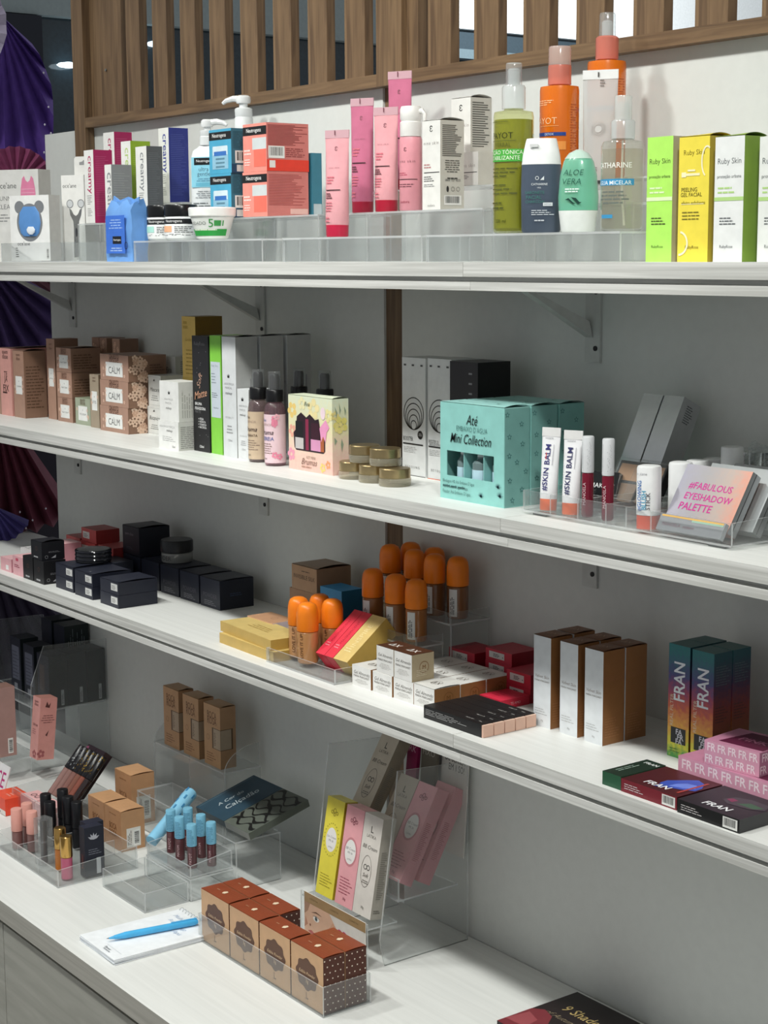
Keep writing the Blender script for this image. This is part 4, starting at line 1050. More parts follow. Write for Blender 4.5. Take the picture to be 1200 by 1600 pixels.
# body mist bottles with black sprayers
def mist(label, x, y, tint, lab, txt2, c2, seed, floral=True):
    r = .0162
    o = bottle('body_mist_bottle', label, x, y, S2, [(.0135, 0), (.0155, .001), (r, .004), (r, .082), (.0145, .091), (.0105, .0955), (.0105, .0965)], clear(tint, .12, '#caa6b0', .04, 1.3), group='body mist bottles with black sprayers')
    obj('collar', MB().lathe([(.0128, .0965), (.0132, .098), (.0132, .113), (.0122, .1145)], mat('#121214', .3), 28), o, smooth=True)
    obj('sprayer', MB().lathe([(.0075, .1146), (.0075, .135), (.006, .138)], mat('#1b1c1e', .3), 20), o, smooth=True)
    obj('overcap', MB().lathe([(.0098, .1148), (.0094, .1405), (.0088, .142), (.001, .1424)], clear('#e9ecec', .06, '#ffffff', .05, 1.6), 24), o, smooth=True)
    lb = MB(); N = 20
    vs = []
    for i in range(N + 1):
        a = math.radians(-165 + 210 * i / N)
        vs += [((r + .0003) * math.cos(a), (r + .0003) * math.sin(a), .005), ((r + .0003) * math.cos(a), (r + .0003) * math.sin(a), .078)]
    lb.add(vs, [(2 * i, 2 * i + 2, 2 * i + 3, 2 * i + 1) for i in range(N)], mat(lab, .4))
    L = obj('label', lb, o, smooth=True)
    p = Pr(faces=cyl_face(r + .0005, .0965, math.radians(-68)))
    p.text('C', 'fina', .32, .72, .16, c2, shear=.3); p.text('C', 'ESSÊNCIA', .42, .655, .4, '#a08a80', bold=-.015); p.text('C', 'Bruma', .4, .53, .5, '#3a2428', shear=.4, bold=.005); p.text('C', txt2, .44, .43, .44, c2, bold=.01)
    p.lines('C', .2, .2, .72, .38, 5, '#8a7468', .3, seed); p.text('C', '120ml', .34, .12, .16, '#4a3a38')
    rr = random.Random(seed)
    if floral:
        for i in range(7): flower(p, 'C', rr.choice((.68, .75, .82)), rr.choice((rr.uniform(.1, .25), rr.uniform(.65, .78))), .0035, rr.choice(('#e88aa4', '#f2b4c0')))
    p.done(o)
    return o
mist('body mist bottle with beige label and black sprayer', -2.181, -.183, '#e6e0da', '#cdb79c', 'HIDRATA', '#4a3428', 3, False)
mist('body mist bottle with pink floral label and black sprayer', -2.1255, -.189, '#e4c6d0', '#eacdd4', 'SEREIA', '#3a5a9a', 4)
mist('body mist bottle hidden behind the pink labelled one', -2.155, -.125, '#4a4648', '#3a3638', 'NOITE', '#777777', 5, False)
mist('body mist bottle whose black sprayer shows above the floral gift box', -2.085, -.125, '#e6e0da', '#cdb79c', 'LUZ', '#4a3428', 6, False)

# floral gift box with window
FLO = ramp_mat([(0, '#efc0b4'), (.35, '#f0d3bf'), (.6, '#e9e2b4'), (1, '#dfe6cc')], 2, .11, .4, .5)
def k_flo(p):
    rr = random.Random(11)
    for u, v, s, c in ((.09, .8, .0085, '#efcf7c'), (.09, .52, .007, '#efae98'), (.06, .2, .007, '#ea9cb4'), (.58, .84, .011, '#eedfa6'), (.9, .13, .0045, '#e8a06c'), (.78, .08, .005, '#eed07c'), (.32, .9, .007, '#ece4b4'), (.92, .78, .007, '#eadf9c')):
        flower(p, 'F', u, v, s, c, 5)
    p.poly('F', [(.14, .30), (.18, .27), (.8, .27), (.84, .3), (.84, .5), (.74, .56), (.70, .72), (.62, .7), (.5, .77), (.42, .72), (.3, .78), (.2, .72), (.18, .55), (.12, .5)], '#2a1822')
    p.rect('F', .40, .285, .47, .7, '#8a2848'); p.rect('F', .16, .29, .35, .44, '#c6c2c0'); p.rect('F', .17, .44, .34, .66, '#151517'); p.rect('F', .52, .29, .74, .44, '#dc9ac0'); p.rect('F', .53, .44, .72, .66, '#3a1626'); p.rect('F', .74, .29, .82, .5, '#b0623a')
    p.poly('F', [(.72, .6), (.76, .42), (.8, .5), (.85, .42), (.88, .56), (.94, .62), (.86, .72)], '#ec9cc4')
    p.ell('F', .8, .8, .006, '#f4dce4', .009)
    p.text('F', 'Fina', .44, .9, .12, '#4a5a4a', shear=.3); p.text('F', 'KIT MINI', .52, .19, .2, '#8a6a5a', bold=-.012); p.text('F', 'Brumas', .48, .13, .36, '#7a5a4c', shear=.4, bold=-.01); p.lines('F', .3, .05, .65, .08, 1, '#b08a78', .5)
    for u, v, s, c in ((.5, .66, .009, '#e9dc7c'), (.4, .62, .006, '#eede8e'), (.15, .78, .005, '#e9d68a')): flower(p, 'R', u, v, s, c)
    for pts in ([(.15, .9), (.3, .82), (.24, .74)], [(.4, .95), (.52, .85), (.44, .8)], [(.55, .48), (.66, .4), (.56, .3), (.5, .4)], [(.1, .5), (.28, .45), (.12, .4)], [(.72, .9), (.84, .84), (.76, .78)]): p.poly('R', pts, '#96a38a')
carton('mist_gift_box', 'pastel floral gift box with a window showing two mini bottles', 'gift box', (-1.9687, -.1929, S2, .1136, .0285, .11), {'*': FLO}, k_flo, flap=.002)

# gold lidded jars in a pyramid
def gold_jar(label, x, y, z):
    o = obj('cream_pot', MB().lathe([(.019, 0), (.022, .001), (.0225, .004), (.0225, .0105), (.021, .0115)], clear('#eeeade', .3, '#d6cdb4', .05, 1.3), 36), None, (x, y, z), smooth=True)
    tag(o, label, 'jar', 'gold lidded pots stacked in a pyramid')
    obj('lid', MB().lathe([(.0212, .0116), (.0218, .0118), (.0218, .0235), (.0208, .0246), (.001, .0247)], mat('#a8946c', .28, .85, .03), 36), o, smooth=True)
    return o
gold_jar('gold lidded pot, bottom row left', -1.9305, -.182, S2)
gold_jar('gold lidded pot, bottom row middle', -1.881, -.183, S2)
gold_jar('gold lidded pot, bottom row right', -1.8314, -.1845, S2)
gold_jar('gold lidded pot, upper row left', -1.908, -.180, S2 + .025)
gold_jar('gold lidded pot, upper row right', -1.858, -.181, S2 + .025)

# white booster cartons, black carton
def k_boo(n):
    def k(p):
        for i in range(5):
            r_ = .0235 - i * .0041
            p.ring('F', .5, .53 - (i * .0041) / .169, r_, .0014, '#1a1a1a')
        p.ell('F', .78, .355, .0062, '#151515', n=20); p.text('F', 'OMEGA', .78, .363, .12, '#eeeeee'); p.text('F', 'COMPLEX', .78, .35, .15, '#eeeeee')
        p.text('F', 'BOOSTER' if n == 1 else 'BOOSTER UV', .26, .315, .42, '#4a4a4a', bold=.0, tall=1.6)
        if n == 2: p.text('F', 'ANTI-OX VITA C', .32, .29, .5, '#4a4a4a', tall=1.5)
        p.rect('F', .04, .265, .9, .277, '#2a2a2a'); p.lines('F', .06, .2, .8, .255, 4, '#b0b0b0', .3, 4)
        p.text('F', 'BEYOUNG', .45, .075, .6, '#6a6a6a', spacing=1.6, bold=-.01)
        for u in (.14, .48, .85): p.rect('F', u - .05, .93, u + .05, .945, '#4a4a4a')
        p.rect('F', 0, 0, 1, .005, '#2a2a2a' if n == 1 else '#d9602e')
    return k
carton('booster_carton', 'white carton with black ring emblem next to the gold lidded pots', 'box', (-1.8671, -.1031, S2, .0543, .05, .169), {'*': '#d9dbdb', 'T': '#b9bbbb'}, k_boo(1), group=G2)
carton('booster_carton', 'white carton with black ring emblem next to the black carton', 'box', (-1.8075, -.104, S2, .0531, .05, .17), {'*': '#d9dbdb', 'T': '#b9bbbb'}, k_boo(2), group=G2)
carton('booster_carton', 'black square carton behind the turquoise boxes', 'box', (-1.742, -.1114, S2, .0597, .0578, .1693), {'*': '#1c1a1c', 'F': '#221f22', 'R': '#121213'}, lambda p: (p.ell('F', .5, .35, .017, '#77757a'), [p.rect('F', .68, v, .8, v + .015, '#8a8a8c') for v in (.74, .82, .9)] and None), group=G2)

# turquoise boxes with star print
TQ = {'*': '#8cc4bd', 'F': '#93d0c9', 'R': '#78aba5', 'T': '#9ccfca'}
def star(p, face, u, v, s, col):
    W, H = p.F[face][1:]
    pts = []
    for i in range(10):
        a = math.pi / 2 + i * math.pi / 5; r_ = s if i % 2 == 0 else s * .45
        pts.append((u + r_ * math.cos(a) / W, v + r_ * math.sin(a) / H))
    p.poly(face, pts, col)
def k_side(p):
    for u, v in ((.12, .93), (.68, .83), (.2, .71), (.72, .63), (.2, .52), (.5, .45), (.85, .35), (.22, .27), (.7, .17), (.32, .07)):
        star(p, 'R', u, v, .0042, '#3f7270'); star(p, 'R', u, v, .0024, '#78aba5')
    for u, v in ((.2, .3), (.5, .6), (.8, .3)): star(p, 'T', u, v, .0042, '#6aa39c')
def k_ate(p):
    k_side(p)
    p.text('F', 'Até', .51, .845, .18, '#1c2626', shear=.3, bold=.0, tall=1.25)
    p.text('F', 'EMBAIXO D’ÁGUA', .51, .755, .48, '#3f6a68', bold=-.018, tall=1.3)
    p.text('F', 'Mini Collection', .49, .645, .64, '#16201f', shear=.35, bold=.004, tall=1.35)
    p.lines('F', .05, .13, .56, .145, 1, '#3c6260', .9, 3)
    for v, t, w_ in ((.185, 'Blindagem HD Até Embaixo D’água', .5), (.13, 'Até Embaixo D’água Drops', .4), (.075, 'Fixador Até Embaixo D’água', .44)):
        p.text('F', t, .05 + w_ / 2, v, w_, '#2f5452', bold=-.01, tall=1.3)
    for u, v, s in ((.66, .07, 1), (.92, .19, 1), (.95, .1, 1.2)):
        W, H = p.F['F'][1:]
        for i in range(9):
            a = math.radians(20 + i * 17); p.k -= 1
            p.poly('F', [(u, v), (u + .0075 * s * math.cos(a) / W, v + .0075 * s * math.sin(a) / H), (u + .0012 / W, v + .0012 / H)], '#1f4650')
        p.k += 1
def tq_box(label, P, deco, window):
    X, Y, z, w_, d_, h_ = P
    o = carton('mini_set_box', label, 'gift box', P, TQ, deco, flap=.0025, group='turquoise mini set boxes in a row')
    if window:
        # open window: front wall built around an opening
        mb = MB(); t = .0012
        mb.box(-w_ / 2, w_ / 2, -d_ / 2 + t, d_ / 2, 0, t, TQ['*']); mb.box(-w_ / 2, w_ / 2, -d_ / 2 + t, d_ / 2, h_ - t, h_, TQ['T'])
        mb.box(-w_ / 2, -w_ / 2 + t, -d_ / 2 + t, d_ / 2, t, h_ - t, TQ['*']); mb.box(w_ / 2 - t, w_ / 2, -d_ / 2 + t, d_ / 2, t, h_ - t, TQ['R'])
        mb.box(-w_ / 2 + t, w_ / 2 - t, d_ / 2 - t, d_ / 2, t, h_ - t, '#4f8a84')
        u0, u1, v0, v1 = -w_ / 2 + .105 * w_, -w_ / 2 + .845 * w_, .245 * h_, .505 * h_
        for a in ((-w_ / 2, w_ / 2, 0, v0), (-w_ / 2, w_ / 2, v1, h_), (-w_ / 2, u0, v0, v1), (u1, w_ / 2, v0, v1)):
            mb.box(a[0], a[1], -d_ / 2, -d_ / 2 + t, a[2], a[3], TQ['F'])
        o.data = mb.mesh('mini_set_box')
        for f in (.36, .67):
            obj('divider', MB().box(-w_ / 2 + f * w_ - .0006, -w_ / 2 + f * w_ + .0006, -d_ / 2 + t + .001, d_ / 2 - t - .001, t, .6 * h_, '#8cc6c2'), o)
        for i, (f, r_) in enumerate(((.22, .0085), (.52, .0135), (.78, .009))):
            b_ = obj('mini_bottle', MB().lathe([(r_ * .9, t), (r_, .004), (r_, .05), (r_ * .55, .056), (r_ * .55, .058)], clear('#c9dedd', .3, '#b9d4d6', .05, 1.3), 20), o, (-w_ / 2 + f * w_, -.004, 0), smooth=True)
            obj('label', MB().lathe([(r_ + .0003, .016), (r_ + .0003, .042)], mat('#bcdbe8', .4), 20, cap=False), b_, smooth=True)
            obj('cap', MB().lathe([(r_ * .5, .058), (r_ * .5, .066)], '#dfe6e6', 14), b_, smooth=True)
    return o
tq_box('turquoise window box in front of two more of its kind', (-1.5764, -.2062, S2, .1272, .0415, .1252), k_ate, True)
tq_box('turquoise starred box in the middle of its row of three', (-1.5755, -.1625, S2, .1272, .0435, .1252), k_side, False)
tq_box('turquoise starred box at the back of its row of three', (-1.5745, -.116, S2, .1272, .0425, .1252), k_side, False)

# clear organiser at the right
ox0, ox1, oy0, oy1 = -1.53, -1.1955, -.2155, -.07
og = acr_tray('clear organiser with compartments holding balms and lip gloss', ox0, ox1, oy0, oy1, S2 + .0032, .026, .03, dividers=(-1.483, -1.435, -1.388, -1.355, -1.316), rows=((-.165, -1.355),), name='acrylic_organiser', t=.0022)
for x, y in ((-1.22, -.205), (-1.22, -.085), (-1.505, -.205), (-1.505, -.085)):
    obj('foot', MB().box(-.012, .012, -.006, .006, -.003, 0, clear('#b9bdbd', .4, '#9a9c9c', .1)), og, (x - (ox0 + ox1) / 2, y - (oy0 + oy1) / 2, 0))
OZ = S2 + .0056
def balm(label, x, y, lean, grad):
    body = mat('#eeeef0', .25)
    def d_(p):
        p.text('S', '#SKIN BALM', .42, .52, .56, '#3b3d66' if not grad else '#3f3f78', rot=90, bold=.02)
        if grad: p.rect('S', .3, .62, .34, .7, '#e0503a')
        p.text('S', 'océane', .42, .88, .5, '#8a8a90', bold=-.01); p.rect('S', .72, .55, .76, .8, '#b0b0b6')
    o = squeeze(label, x, y, OZ, .0108, .1, math.radians(22), body, '#ec6a34', d_, cap_h=.014, tilt=lean, group='white balm tubes in the organiser')
    return o
balm('white balm tube at the left end of the organiser', -1.505, -.197, math.radians(-5), True)
balm('white balm tube next to the first lip gloss', -1.463, -.199, math.radians(-4), False)
def gloss(label, x, y, h=.094):
    o = obj('lip_gloss', MB().lathe([(.0055, 0), (.0068, .0015), (.007, .004), (.007, .051), (.006, .053)], mat('#6d1227', .18), 24), None, (x, y, OZ), math.radians(-40), smooth=True)
    tag(o, label, 'lip gloss', 'dark red lip glosses with grey caps')
    obj('cap', MB().lathe([(.007, .0532), (.0072, .055), (.0072, h), (.0064, h + .0015), (.001, h + .0018)], mat('#d6d8da', .35), 24), o, smooth=True)
    p = Pr(faces=cyl_face(.0073, .094, math.radians(-20)))
    p.lines('C', .25, .62, .75, .96, 22, '#8f9296', .5, 5); p.text('C', 'MANOELA', .4, .3, .28, '#e8c9cf', rot=90, bold=-.01); p.done(o)
gloss('dark red lip gloss with grey cap beside the balm tubes', -1.437, -.196, .0945)
gloss('dark red lip gloss with grey cap in front of the compacts', -1.402, -.197, .0945)
# compacts behind
for i, (x, y, a) in enumerate(((-1.455, -.125, 0), (-1.425, -.122, 0))):
    o = tag(obj('powder_compact', MB().box(-.024, .024, -.006, .006, 0, .058, mat('#1b1b1c', .25)), None, (x, y, OZ + .004), (math.radians(-32), 0, 0)), ('beige powder compact leaning behind the lip glosses, left one', 'beige powder compact leaning behind the lip glosses, right one')[i], 'compact', 'powder compacts in the organiser')
    obj('pan', MB().box(-.02, .02, -.0066, -.0061, .032, .054, mat('#b08258', .6)), o); obj('pan', MB().box(-.02, .02, -.0066, -.0061, .004, .028, mat('#8a6a50', .6)), o)
    obj('lid', MB().box(-.024, .024, -.0105, -.0082, .004, .06, ACR), o)
o = tag(obj('powder_compact', MB().box(-.02, .02, -.005, .005, 0, .045, mat('#1a1c1e', .2)), None, (-1.475, -.14, OZ + .001), (math.radians(-25), 0, math.radians(20))), 'black compact with white lettering between the lip glosses', 'compact', 'powder compacts in the organiser')
p = Pr(.04, .01, .045); p.text('F', 'MAKEUP', .5, .6, .8, '#e0e0e0', bold=.01); p.done(o)
# silver cartons leaning at the back
SIL = mat('#e0e2e3', .2, .5, .04)
for i, (x, z) in enumerate(((-1.474, 0), (-1.4385, 0))):
    o = tag(obj('foil_carton', MB().box(-.0165, .0165, -.0165, .0165, 0, .118, SIL, {'R': mat('#b4b6b7', .3, .5)}), None, (x, -.088, OZ + .022), (math.radians(-26), 0, 0)), ('shiny silver carton leaning against the wall, left one', 'shiny silver carton leaning against the wall, right one')[i], 'box', 'shiny silver cartons behind the organiser')
    p = Pr(.033, .033, .118); p.lines('R', .3, .75, .75, .95, 8, '#4a4c4e', .4); p.done(o)
# blush sticks
def stick(label, x, y, h=.056, r=.0132, z=OZ, base=.0155, txt=False, bc='#e0583a'):
    o = obj('blush_stick', MB().loft([(0, r * .96, r * .96), (base, r * .96, r * .96)], mat(bc, .3), 28, power=2.6), None, (x, y, z), math.radians(24), smooth=True)
    tag(o, label, 'blush stick', 'white capped blush sticks')
    obj('cap', MB().loft([(base + .0003, r, r), (base + h - .003, r, r), (base + h - .0006, r * .93, r * .93), (base + h, r * .8, r * .8)], mat('#e9eaea', .3), 28, power=2.6), o, smooth=True)
    if txt:
        p = Pr(faces={'S': (lambda u, v, q: (-r + u, -r - q, v), 2 * r, base + h)})
        p.text('S', 'océane', .35, .88, .48, '#8a8a90', bold=-.01)
        p.text('S', '#GLOWING', .27, .53, .48, '#2d6fb8', rot=90, bold=.02); p.text('S', 'BLUSH', .46, .46, .3, '#3aa0c4', rot=90, bold=.02); p.text('S', 'STICK', .65, .45, .28, '#55565c', rot=90, bold=.02); p.done(o)
    return o
stick('white capped blush stick with blue lettering and coral base', -1.3345, -.1985, txt=True)
stick('white capped blush stick second in the row', -1.3345, -.1475)
stick('white capped blush stick third in the row', -1.3345, -.1195)
stick('white capped blush stick last in the row', -1.3345, -.0915)
o = tag(obj('lip_balm_pot', MB().lathe([(.012, 0), (.012, .058)], mat('#b0785c', .4), 28), None, (-1.3, -.1, OZ), smooth=True), 'tall white cap standing above the palettes', 'blush stick', 'white capped blush sticks')
obj('cap', MB().lathe([(.0128, .0583), (.0128, .087), (.012, .0885), (.001, .089)], mat('#e4e6e6', .35), 32), o, smooth=True)
# palettes
HOLO = ramp_mat([(0, '#b9b6c4'), (.35, '#b6b2b4'), (.7, '#c6b3aa'), (1, '#e2a08c')], 0, .1, .28, .3, .35)
def palette(label, x, y, tl, txt):
    o = obj('eyeshadow_palette', MB().box(0, .096, -.0075, .0075, 0, .075, HOLO if txt else mat('#a9adae', .3, .4), {'R': mat('#8a8c8e', .3, .6)}), None, (x, y, OZ + .0048), (math.radians(-tl), 0, math.radians(0)))
    tag(o, label, 'palette', 'eyeshadow palettes leaning in the organiser')
    obj('lid_seam', MB().box(.0005, .0962, -.0012, 0, .0005, .0752, mat('#3a3a3c', .3)), o)
    if txt:
        p = Pr(faces={'F': (lambda u, v, q: (u, -.0075 - q, v), .096, .075)})
        for i, t in enumerate(('#FABULOUS', 'EYESHADOW', 'PALETTE')): p.text('F', t, (.49, .52, .39)[i], .66 - i * .17, (.66, .72, .5)[i], '#c8218c', bold=.02, shear=.05)
        p.done(o)
    return o
palette('holographic eyeshadow palette with pink lettering facing the shop', -1.313, -.192, 32, True)
palette('silver eyeshadow palette leaning right behind the lettered one', -1.300, -.166, 32, False)
palette('silver eyeshadow palette leaning last, at the right', -1.297, -.142, 34, False)
o = tag(obj('palette_sleeve', MB().box(0, .095, -.003, .003, 0, .019, mat('#b4b6ba', .25, .6)), None, (-1.310, -.2093, OZ + .0022), (math.radians(-30), 0, 0)), 'silver palette sleeve lying at the front of the organiser', 'box')
p = Pr(faces={'F': (lambda u, v, q: (u, -.003 - q, v), .095, .019)}); p.rect('F', .02, .86, .98, .97, '#e8b24a'); p.rect('F', .5, .74, .98, .86, '#9ac0a8'); p.text('F', 'MANOELA  océane', .32, .4, .5, '#6a3a4a', bold=0); p.done(o)
# bubble wrap bags
def bubble(label, x, y, z, sx, sy, tl, seed):
    b = MB(); rr = random.Random(seed); n = 10
    def P(i, j): return (sx * (i / n - .5), .004 * math.sin(i * 1.3 + seed) * math.cos(j), sy * j / n)
    b.add([P(i, j) for j in range(n + 1) for i in range(n + 1)], [(j * (n + 1) + i, j * (n + 1) + i + 1, (j + 1) * (n + 1) + i + 1, (j + 1) * (n + 1) + i) for j in range(n) for i in range(n)], clear('#f2f5f5', .14, '#e6eaea', .05, 1.6))
    o = tag(obj('bubble_bag', b, None, (x, y, z), (math.radians(-tl), 0, 0), smooth=True), label, 'plastic bag', 'crinkled clear bags in the organiser')
    d = MB(); 
    for i in range(n):
        for j in range(n):
            k = len(d.v); d.lathe([(.0035, 0), (.003, .0015), (.0012, .0024)], clear('#f6f8f8', .2, '#f0f4f4', .04, 1.8), 8, cap=False)
            q = P(i + .5, j + .5)
            for t in range(k, len(d.v)):
                v = d.v[t]; d.v[t] = (v[0] + q[0], q[1] - v[2], v[1] + q[2])
    tag(obj('bubbles', d, o, smooth=True), kind='stuff')
bubble('crinkled bubble wrap bag above the eyeshadow palettes', -1.265, -.085, OZ + .055, .1, .05, 48, 2)
o = tag(obj('foil_jar', MB().lathe([(.02, 0), (.022, .004), (.022, .05), (.019, .054)], metal('#c8cccc', .12), 24), None, (-1.325, -.03, S2), smooth=True), 'shiny silver jar behind the bubble wrap, left one', 'jar', 'shiny silver jars')
obj('lid', MB().lathe([(.022, .0542), (.022, .082), (.02, .084)], metal('#d6d9d9', .08), 24), o, smooth=True)
copy_tree(o, (-1.272, -.03, S2), 0, 'shiny silver jar behind the bubble wrap, right one')
# ================================================================ third shelf
S3 = 1.0476
G3 = 'cartons on the third shelf'
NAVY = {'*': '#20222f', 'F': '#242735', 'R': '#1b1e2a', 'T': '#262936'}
def k_navy(p):
    p.text('F', 'POWDER', .5, .42, .7, '#5c5a66', bold=-.005); p.lines('F', .2, .1, .8, .28, 3, '#8a8a92', .3, 3); p.lines('R', .3, .45, .75, .58, 2, '#3f4a6a', .35, 4)
def k_blackbox(p):
    p.ring('F', .5, .6, .004, .0006, '#6a4a40'); p.lines('F', .25, .1, .8, .24, 1, '#b9b9bc', .5, 3)
    p.lines('R', .3, .4, .9, .5, 2, '#77777c', .4, 3); p.ring('R', .2, .18, .003, .0005, '#9a9a9e'); p.poly('R', [(.4, .1), (.6, .1), (.62, .26)], '#a9a9ae')
PNK = {'*': '#dfa4ac', 'F': '#e6b0b6', 'T': '#eab8bc', 'R': '#c98e98'}
carton('blush_carton', 'pink carton standing beside the black cartons', 'box', (-2.934, -.241, S3, .046, .045, .037), PNK, lambda p: (p.rect('F', .3, .75, .55, .9, '#c9506a'), p.lines('F', .15, .42, .8, .6, 2, '#a0485c', .5)), group=G3)
carton('blush_carton', 'small pink carton at the left edge of the third shelf', 'box', (-2.99, -.24, S3, .05, .04, .026), PNK, lambda p: p.rect('F', .5, .15, .75, .5, '#f2f0ee'), group=G3)
carton('blush_carton', 'pink carton behind the small black cartons', 'box', (-2.93, -.16, S3, .05, .04, .056), PNK, None, group=G3)
carton('blush_carton', 'white printed carton lying at the left edge behind the pink ones', 'box', (-3.0, -.175, S3, .09, .05, .03), {'*': '#d9d6d6'}, lambda p: p.lines('T', .1, .1, .9, .9, 5, '#8a8a90', .3), group=G3)
carton('powder_carton', 'small black carton, left one of the pair beside the pink carton', 'box', (-2.8879, -.2422, S3, .0425, .045, .044), {'*': '#161619', 'T': '#1d1d22'}, k_blackbox, group=G3)
carton('powder_carton', 'small black carton, right one of the pair beside the pink carton', 'box', (-2.8407, -.2424, S3, .0423, .045, .0437), {'*': '#161619', 'T': '#1d1d22'}, k_blackbox, group=G3)
carton('powder_carton', 'small black carton on top of the pair beside the pink carton', 'box', (-2.848, -.2415, S3 + .0442, .0458, .0462, .034), {'*': '#17181d', 'T': '#1e1f26'}, k_blackbox, flap=.003, group=G3)
def k_flat(p): p.rect('F', .6, .3, .95, .85, '#d6d6d4'); p.lines('F', .65, .4, .9, .75, 3, '#4a4a4a', .4)
for i, (x, y, w_) in enumerate(((-2.7371, -.2334, .0715), (-2.6568, -.2356, .0695), (-2.5612, -.2346, .0675))):
    for j in range(2):
        carton('compact_carton', '%s flat navy carton of the %s stack at the shelf edge' % (('lower', 'upper')[j], ('left', 'middle', 'right')[i]), 'box', (x - .001 * j, y + .001 * j, S3 + .0228 * j, w_, .0762, .0225), NAVY, k_flat, flap=.002 if j else 0, group='flat navy cartons with white stickers')
o = tag(obj('wrapped_jar', MB().lathe([(.03, 0), (.033, .003), (.033, .02), (.03, .025), (.001, .026)], mat('#15161a', .15), 28), None, (-2.77, -.175, S3 + .0462), smooth=True), 'round black jar in shiny wrap lying on flat navy cartons', 'jar')
for z in (.006, .013, .02):
    obj('wrap_fold', MB().lathe([(.0334, z), (.0342, z + .002), (.0334, z + .004)], mat('#1f2026', .12), 28, cap=False), o, smooth=True)
carton('compact_carton', 'flat navy carton under the round wrapped jar', 'box', (-2.735, -.152, S3, .07, .04, .046), NAVY, None, group='flat navy cartons with white stickers')
for i in range(5):
    carton('powder_carton', ('navy cube carton nearest the brown cartons, with worn corner', 'navy cube carton second in the back row counting from the worn one', 'navy cube carton third in the back row counting from the worn one', 'navy cube carton fourth in the back row counting from the worn one', 'navy cube carton last in the back row beside the red boxes')[i], 'box', (-2.4404 - .0718 * i, -.1036 + .0006 * i, S3, .0655, .068, .0512), NAVY, k_navy, flap=.0012, group='navy cube cartons in the back row')
carton('powder_carton', 'large navy carton on top of the back row', 'box', (-2.73, -.101, S3 + .0528, .064, .0642, .0527), {'*': '#181a24', 'T': '#20222c'}, lambda p: (p.text('F', 'quem disse', .4, .72, .5, '#77727a'), p.lines('F', .2, .2, .7, .3, 2, '#5a5a66', .3)), flap=.003, group='navy cube cartons in the back row')
o = tag(obj('powder_jar', MB().lathe([(.027, 0), (.0285, .002), (.0285, .0165), (.027, .018)], clear('#c9cccc', .5, '#b9bab6', .06, 1.2), 36), None, (-2.6487, -.068, S3 + .0532), smooth=True), 'loose powder jar with black lid on the navy cartons', 'jar')
obj('lid', MB().lathe([(.0285, .0182), (.0297, .0195), (.0297, .038), (.028, .0405), (.001, .041)], mat('#141518', .35), 36), o, smooth=True)
p = Pr(faces=cyl_face(.0288, .018, math.radians(-60))); p.text('C', 'POWDER', .3, .5, .5, '#3a3a3c', bold=.01); p.done(o)
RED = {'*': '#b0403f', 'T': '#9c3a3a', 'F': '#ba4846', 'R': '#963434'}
def k_redst(p): p.rect('F', .1, .25, .55, .75, '#d6d2ce'); p.lines('F', .15, .35, .5, .65, 3, '#4a4a4a', .4)
for i, (x, y, z, w_, h) in enumerate(((-2.888, -.112, 0, .062, .028), (-2.888, -.112, .0283, .062, .028), (-2.884, -.111, .0566, .062, .026), (-2.956, -.11, 0, .06, .03), (-2.956, -.11, .0303, .06, .028), (-2.802, -.118, 0, .06, .03), (-2.802, -.118, .0303, .06, .03))):
    carton('blush_carton', ('bottom', 'middle', 'top')[(0, 1, 2, 0, 1, 0, 1)[i]] + ' red carton of the ' + ('tallest red stack at the back left', 'tallest red stack at the back left', 'tallest red stack at the back left', 'red stack nearest the fans', 'red stack nearest the fans', 'red pair touching the navy cubes', 'red pair touching the navy cubes')[i].replace('', ''), 'box', (x, y, S3 + z, w_, .05, h), RED, k_redst, group='red cartons at the back left')

# brown and blue cartons in the middle
def k_silk(p): p.text('F', 'INVISIBLE SILK', .5, .55, .85, '#3f2f22', bold=-.008); p.lines('R', .1, .1, .7, .3, 3, '#4a3828', .3); p.lines('F', .4, .78, .9, .84, 1, '#4a3828', .5)
carton('silk_powder_carton', 'lower brown carton of the pair behind the orange caps', 'box', (-2.1569, -.1, S3, .0707, .066, .0745), {'*': '#a07c5c', 'R': '#7c6048'}, k_silk, group=G3)
carton('silk_powder_carton', 'upper brown carton of the pair behind the orange caps', 'box', (-2.1498, -.1, S3 + .0748, .0707, .066, .0392), {'*': '#ad8c6c', 'T': '#917862', 'R': '#9c8066'}, k_silk, flap=.0035, group=G3)
carton('blue_carton', 'bright blue carton beside the brown pair', 'box', (-2.082, -.1, S3, .058, .04, .09), {'*': '#2f8ac4', 'R': '#2a7096', 'T': '#3496d2'}, lambda p: p.rect('F', .3, .6, .7, .64, '#5aa0c8'), group=G3)
carton('blue_carton', 'dark plum carton half hidden behind the clear tray', 'box', (-2.04, -.098, S3, .038, .04, .03), {'*': '#5a2a3e'}, None, group=G3)
carton('powder_box', 'flat peach brown carton behind the gold ones', 'box', (-2.17, -.17, S3, .075, .045, .034), {'*': '#c9a184', 'F': '#c9a286', 'T': '#c0926f', 'R': '#d9c9cc'}, lambda p: p.ring('T', .6, .5, .006, .0006, '#7a5a44'), group=G3)
GOLD = {'*': '#cdb068', 'F': '#c9a95e', 'T': '#d2b873', 'R': '#b6964c'}
carton('palette_box', 'lower flat gold box at the shelf edge', 'box', (-2.07, -.234, S3, .165, .06, .016), GOLD, None, rot=math.radians(-2), group='flat gold boxes')
carton('palette_box', 'upper flat gold box at the shelf edge', 'box', (-2.08, -.232, S3 + .0163, .165, .062, .016), GOLD, lambda p: p.lines('T', .3, .35, .7, .65, 3, '#a98c48', .4, 3, 'c'), rot=math.radians(-4), group='flat gold boxes')

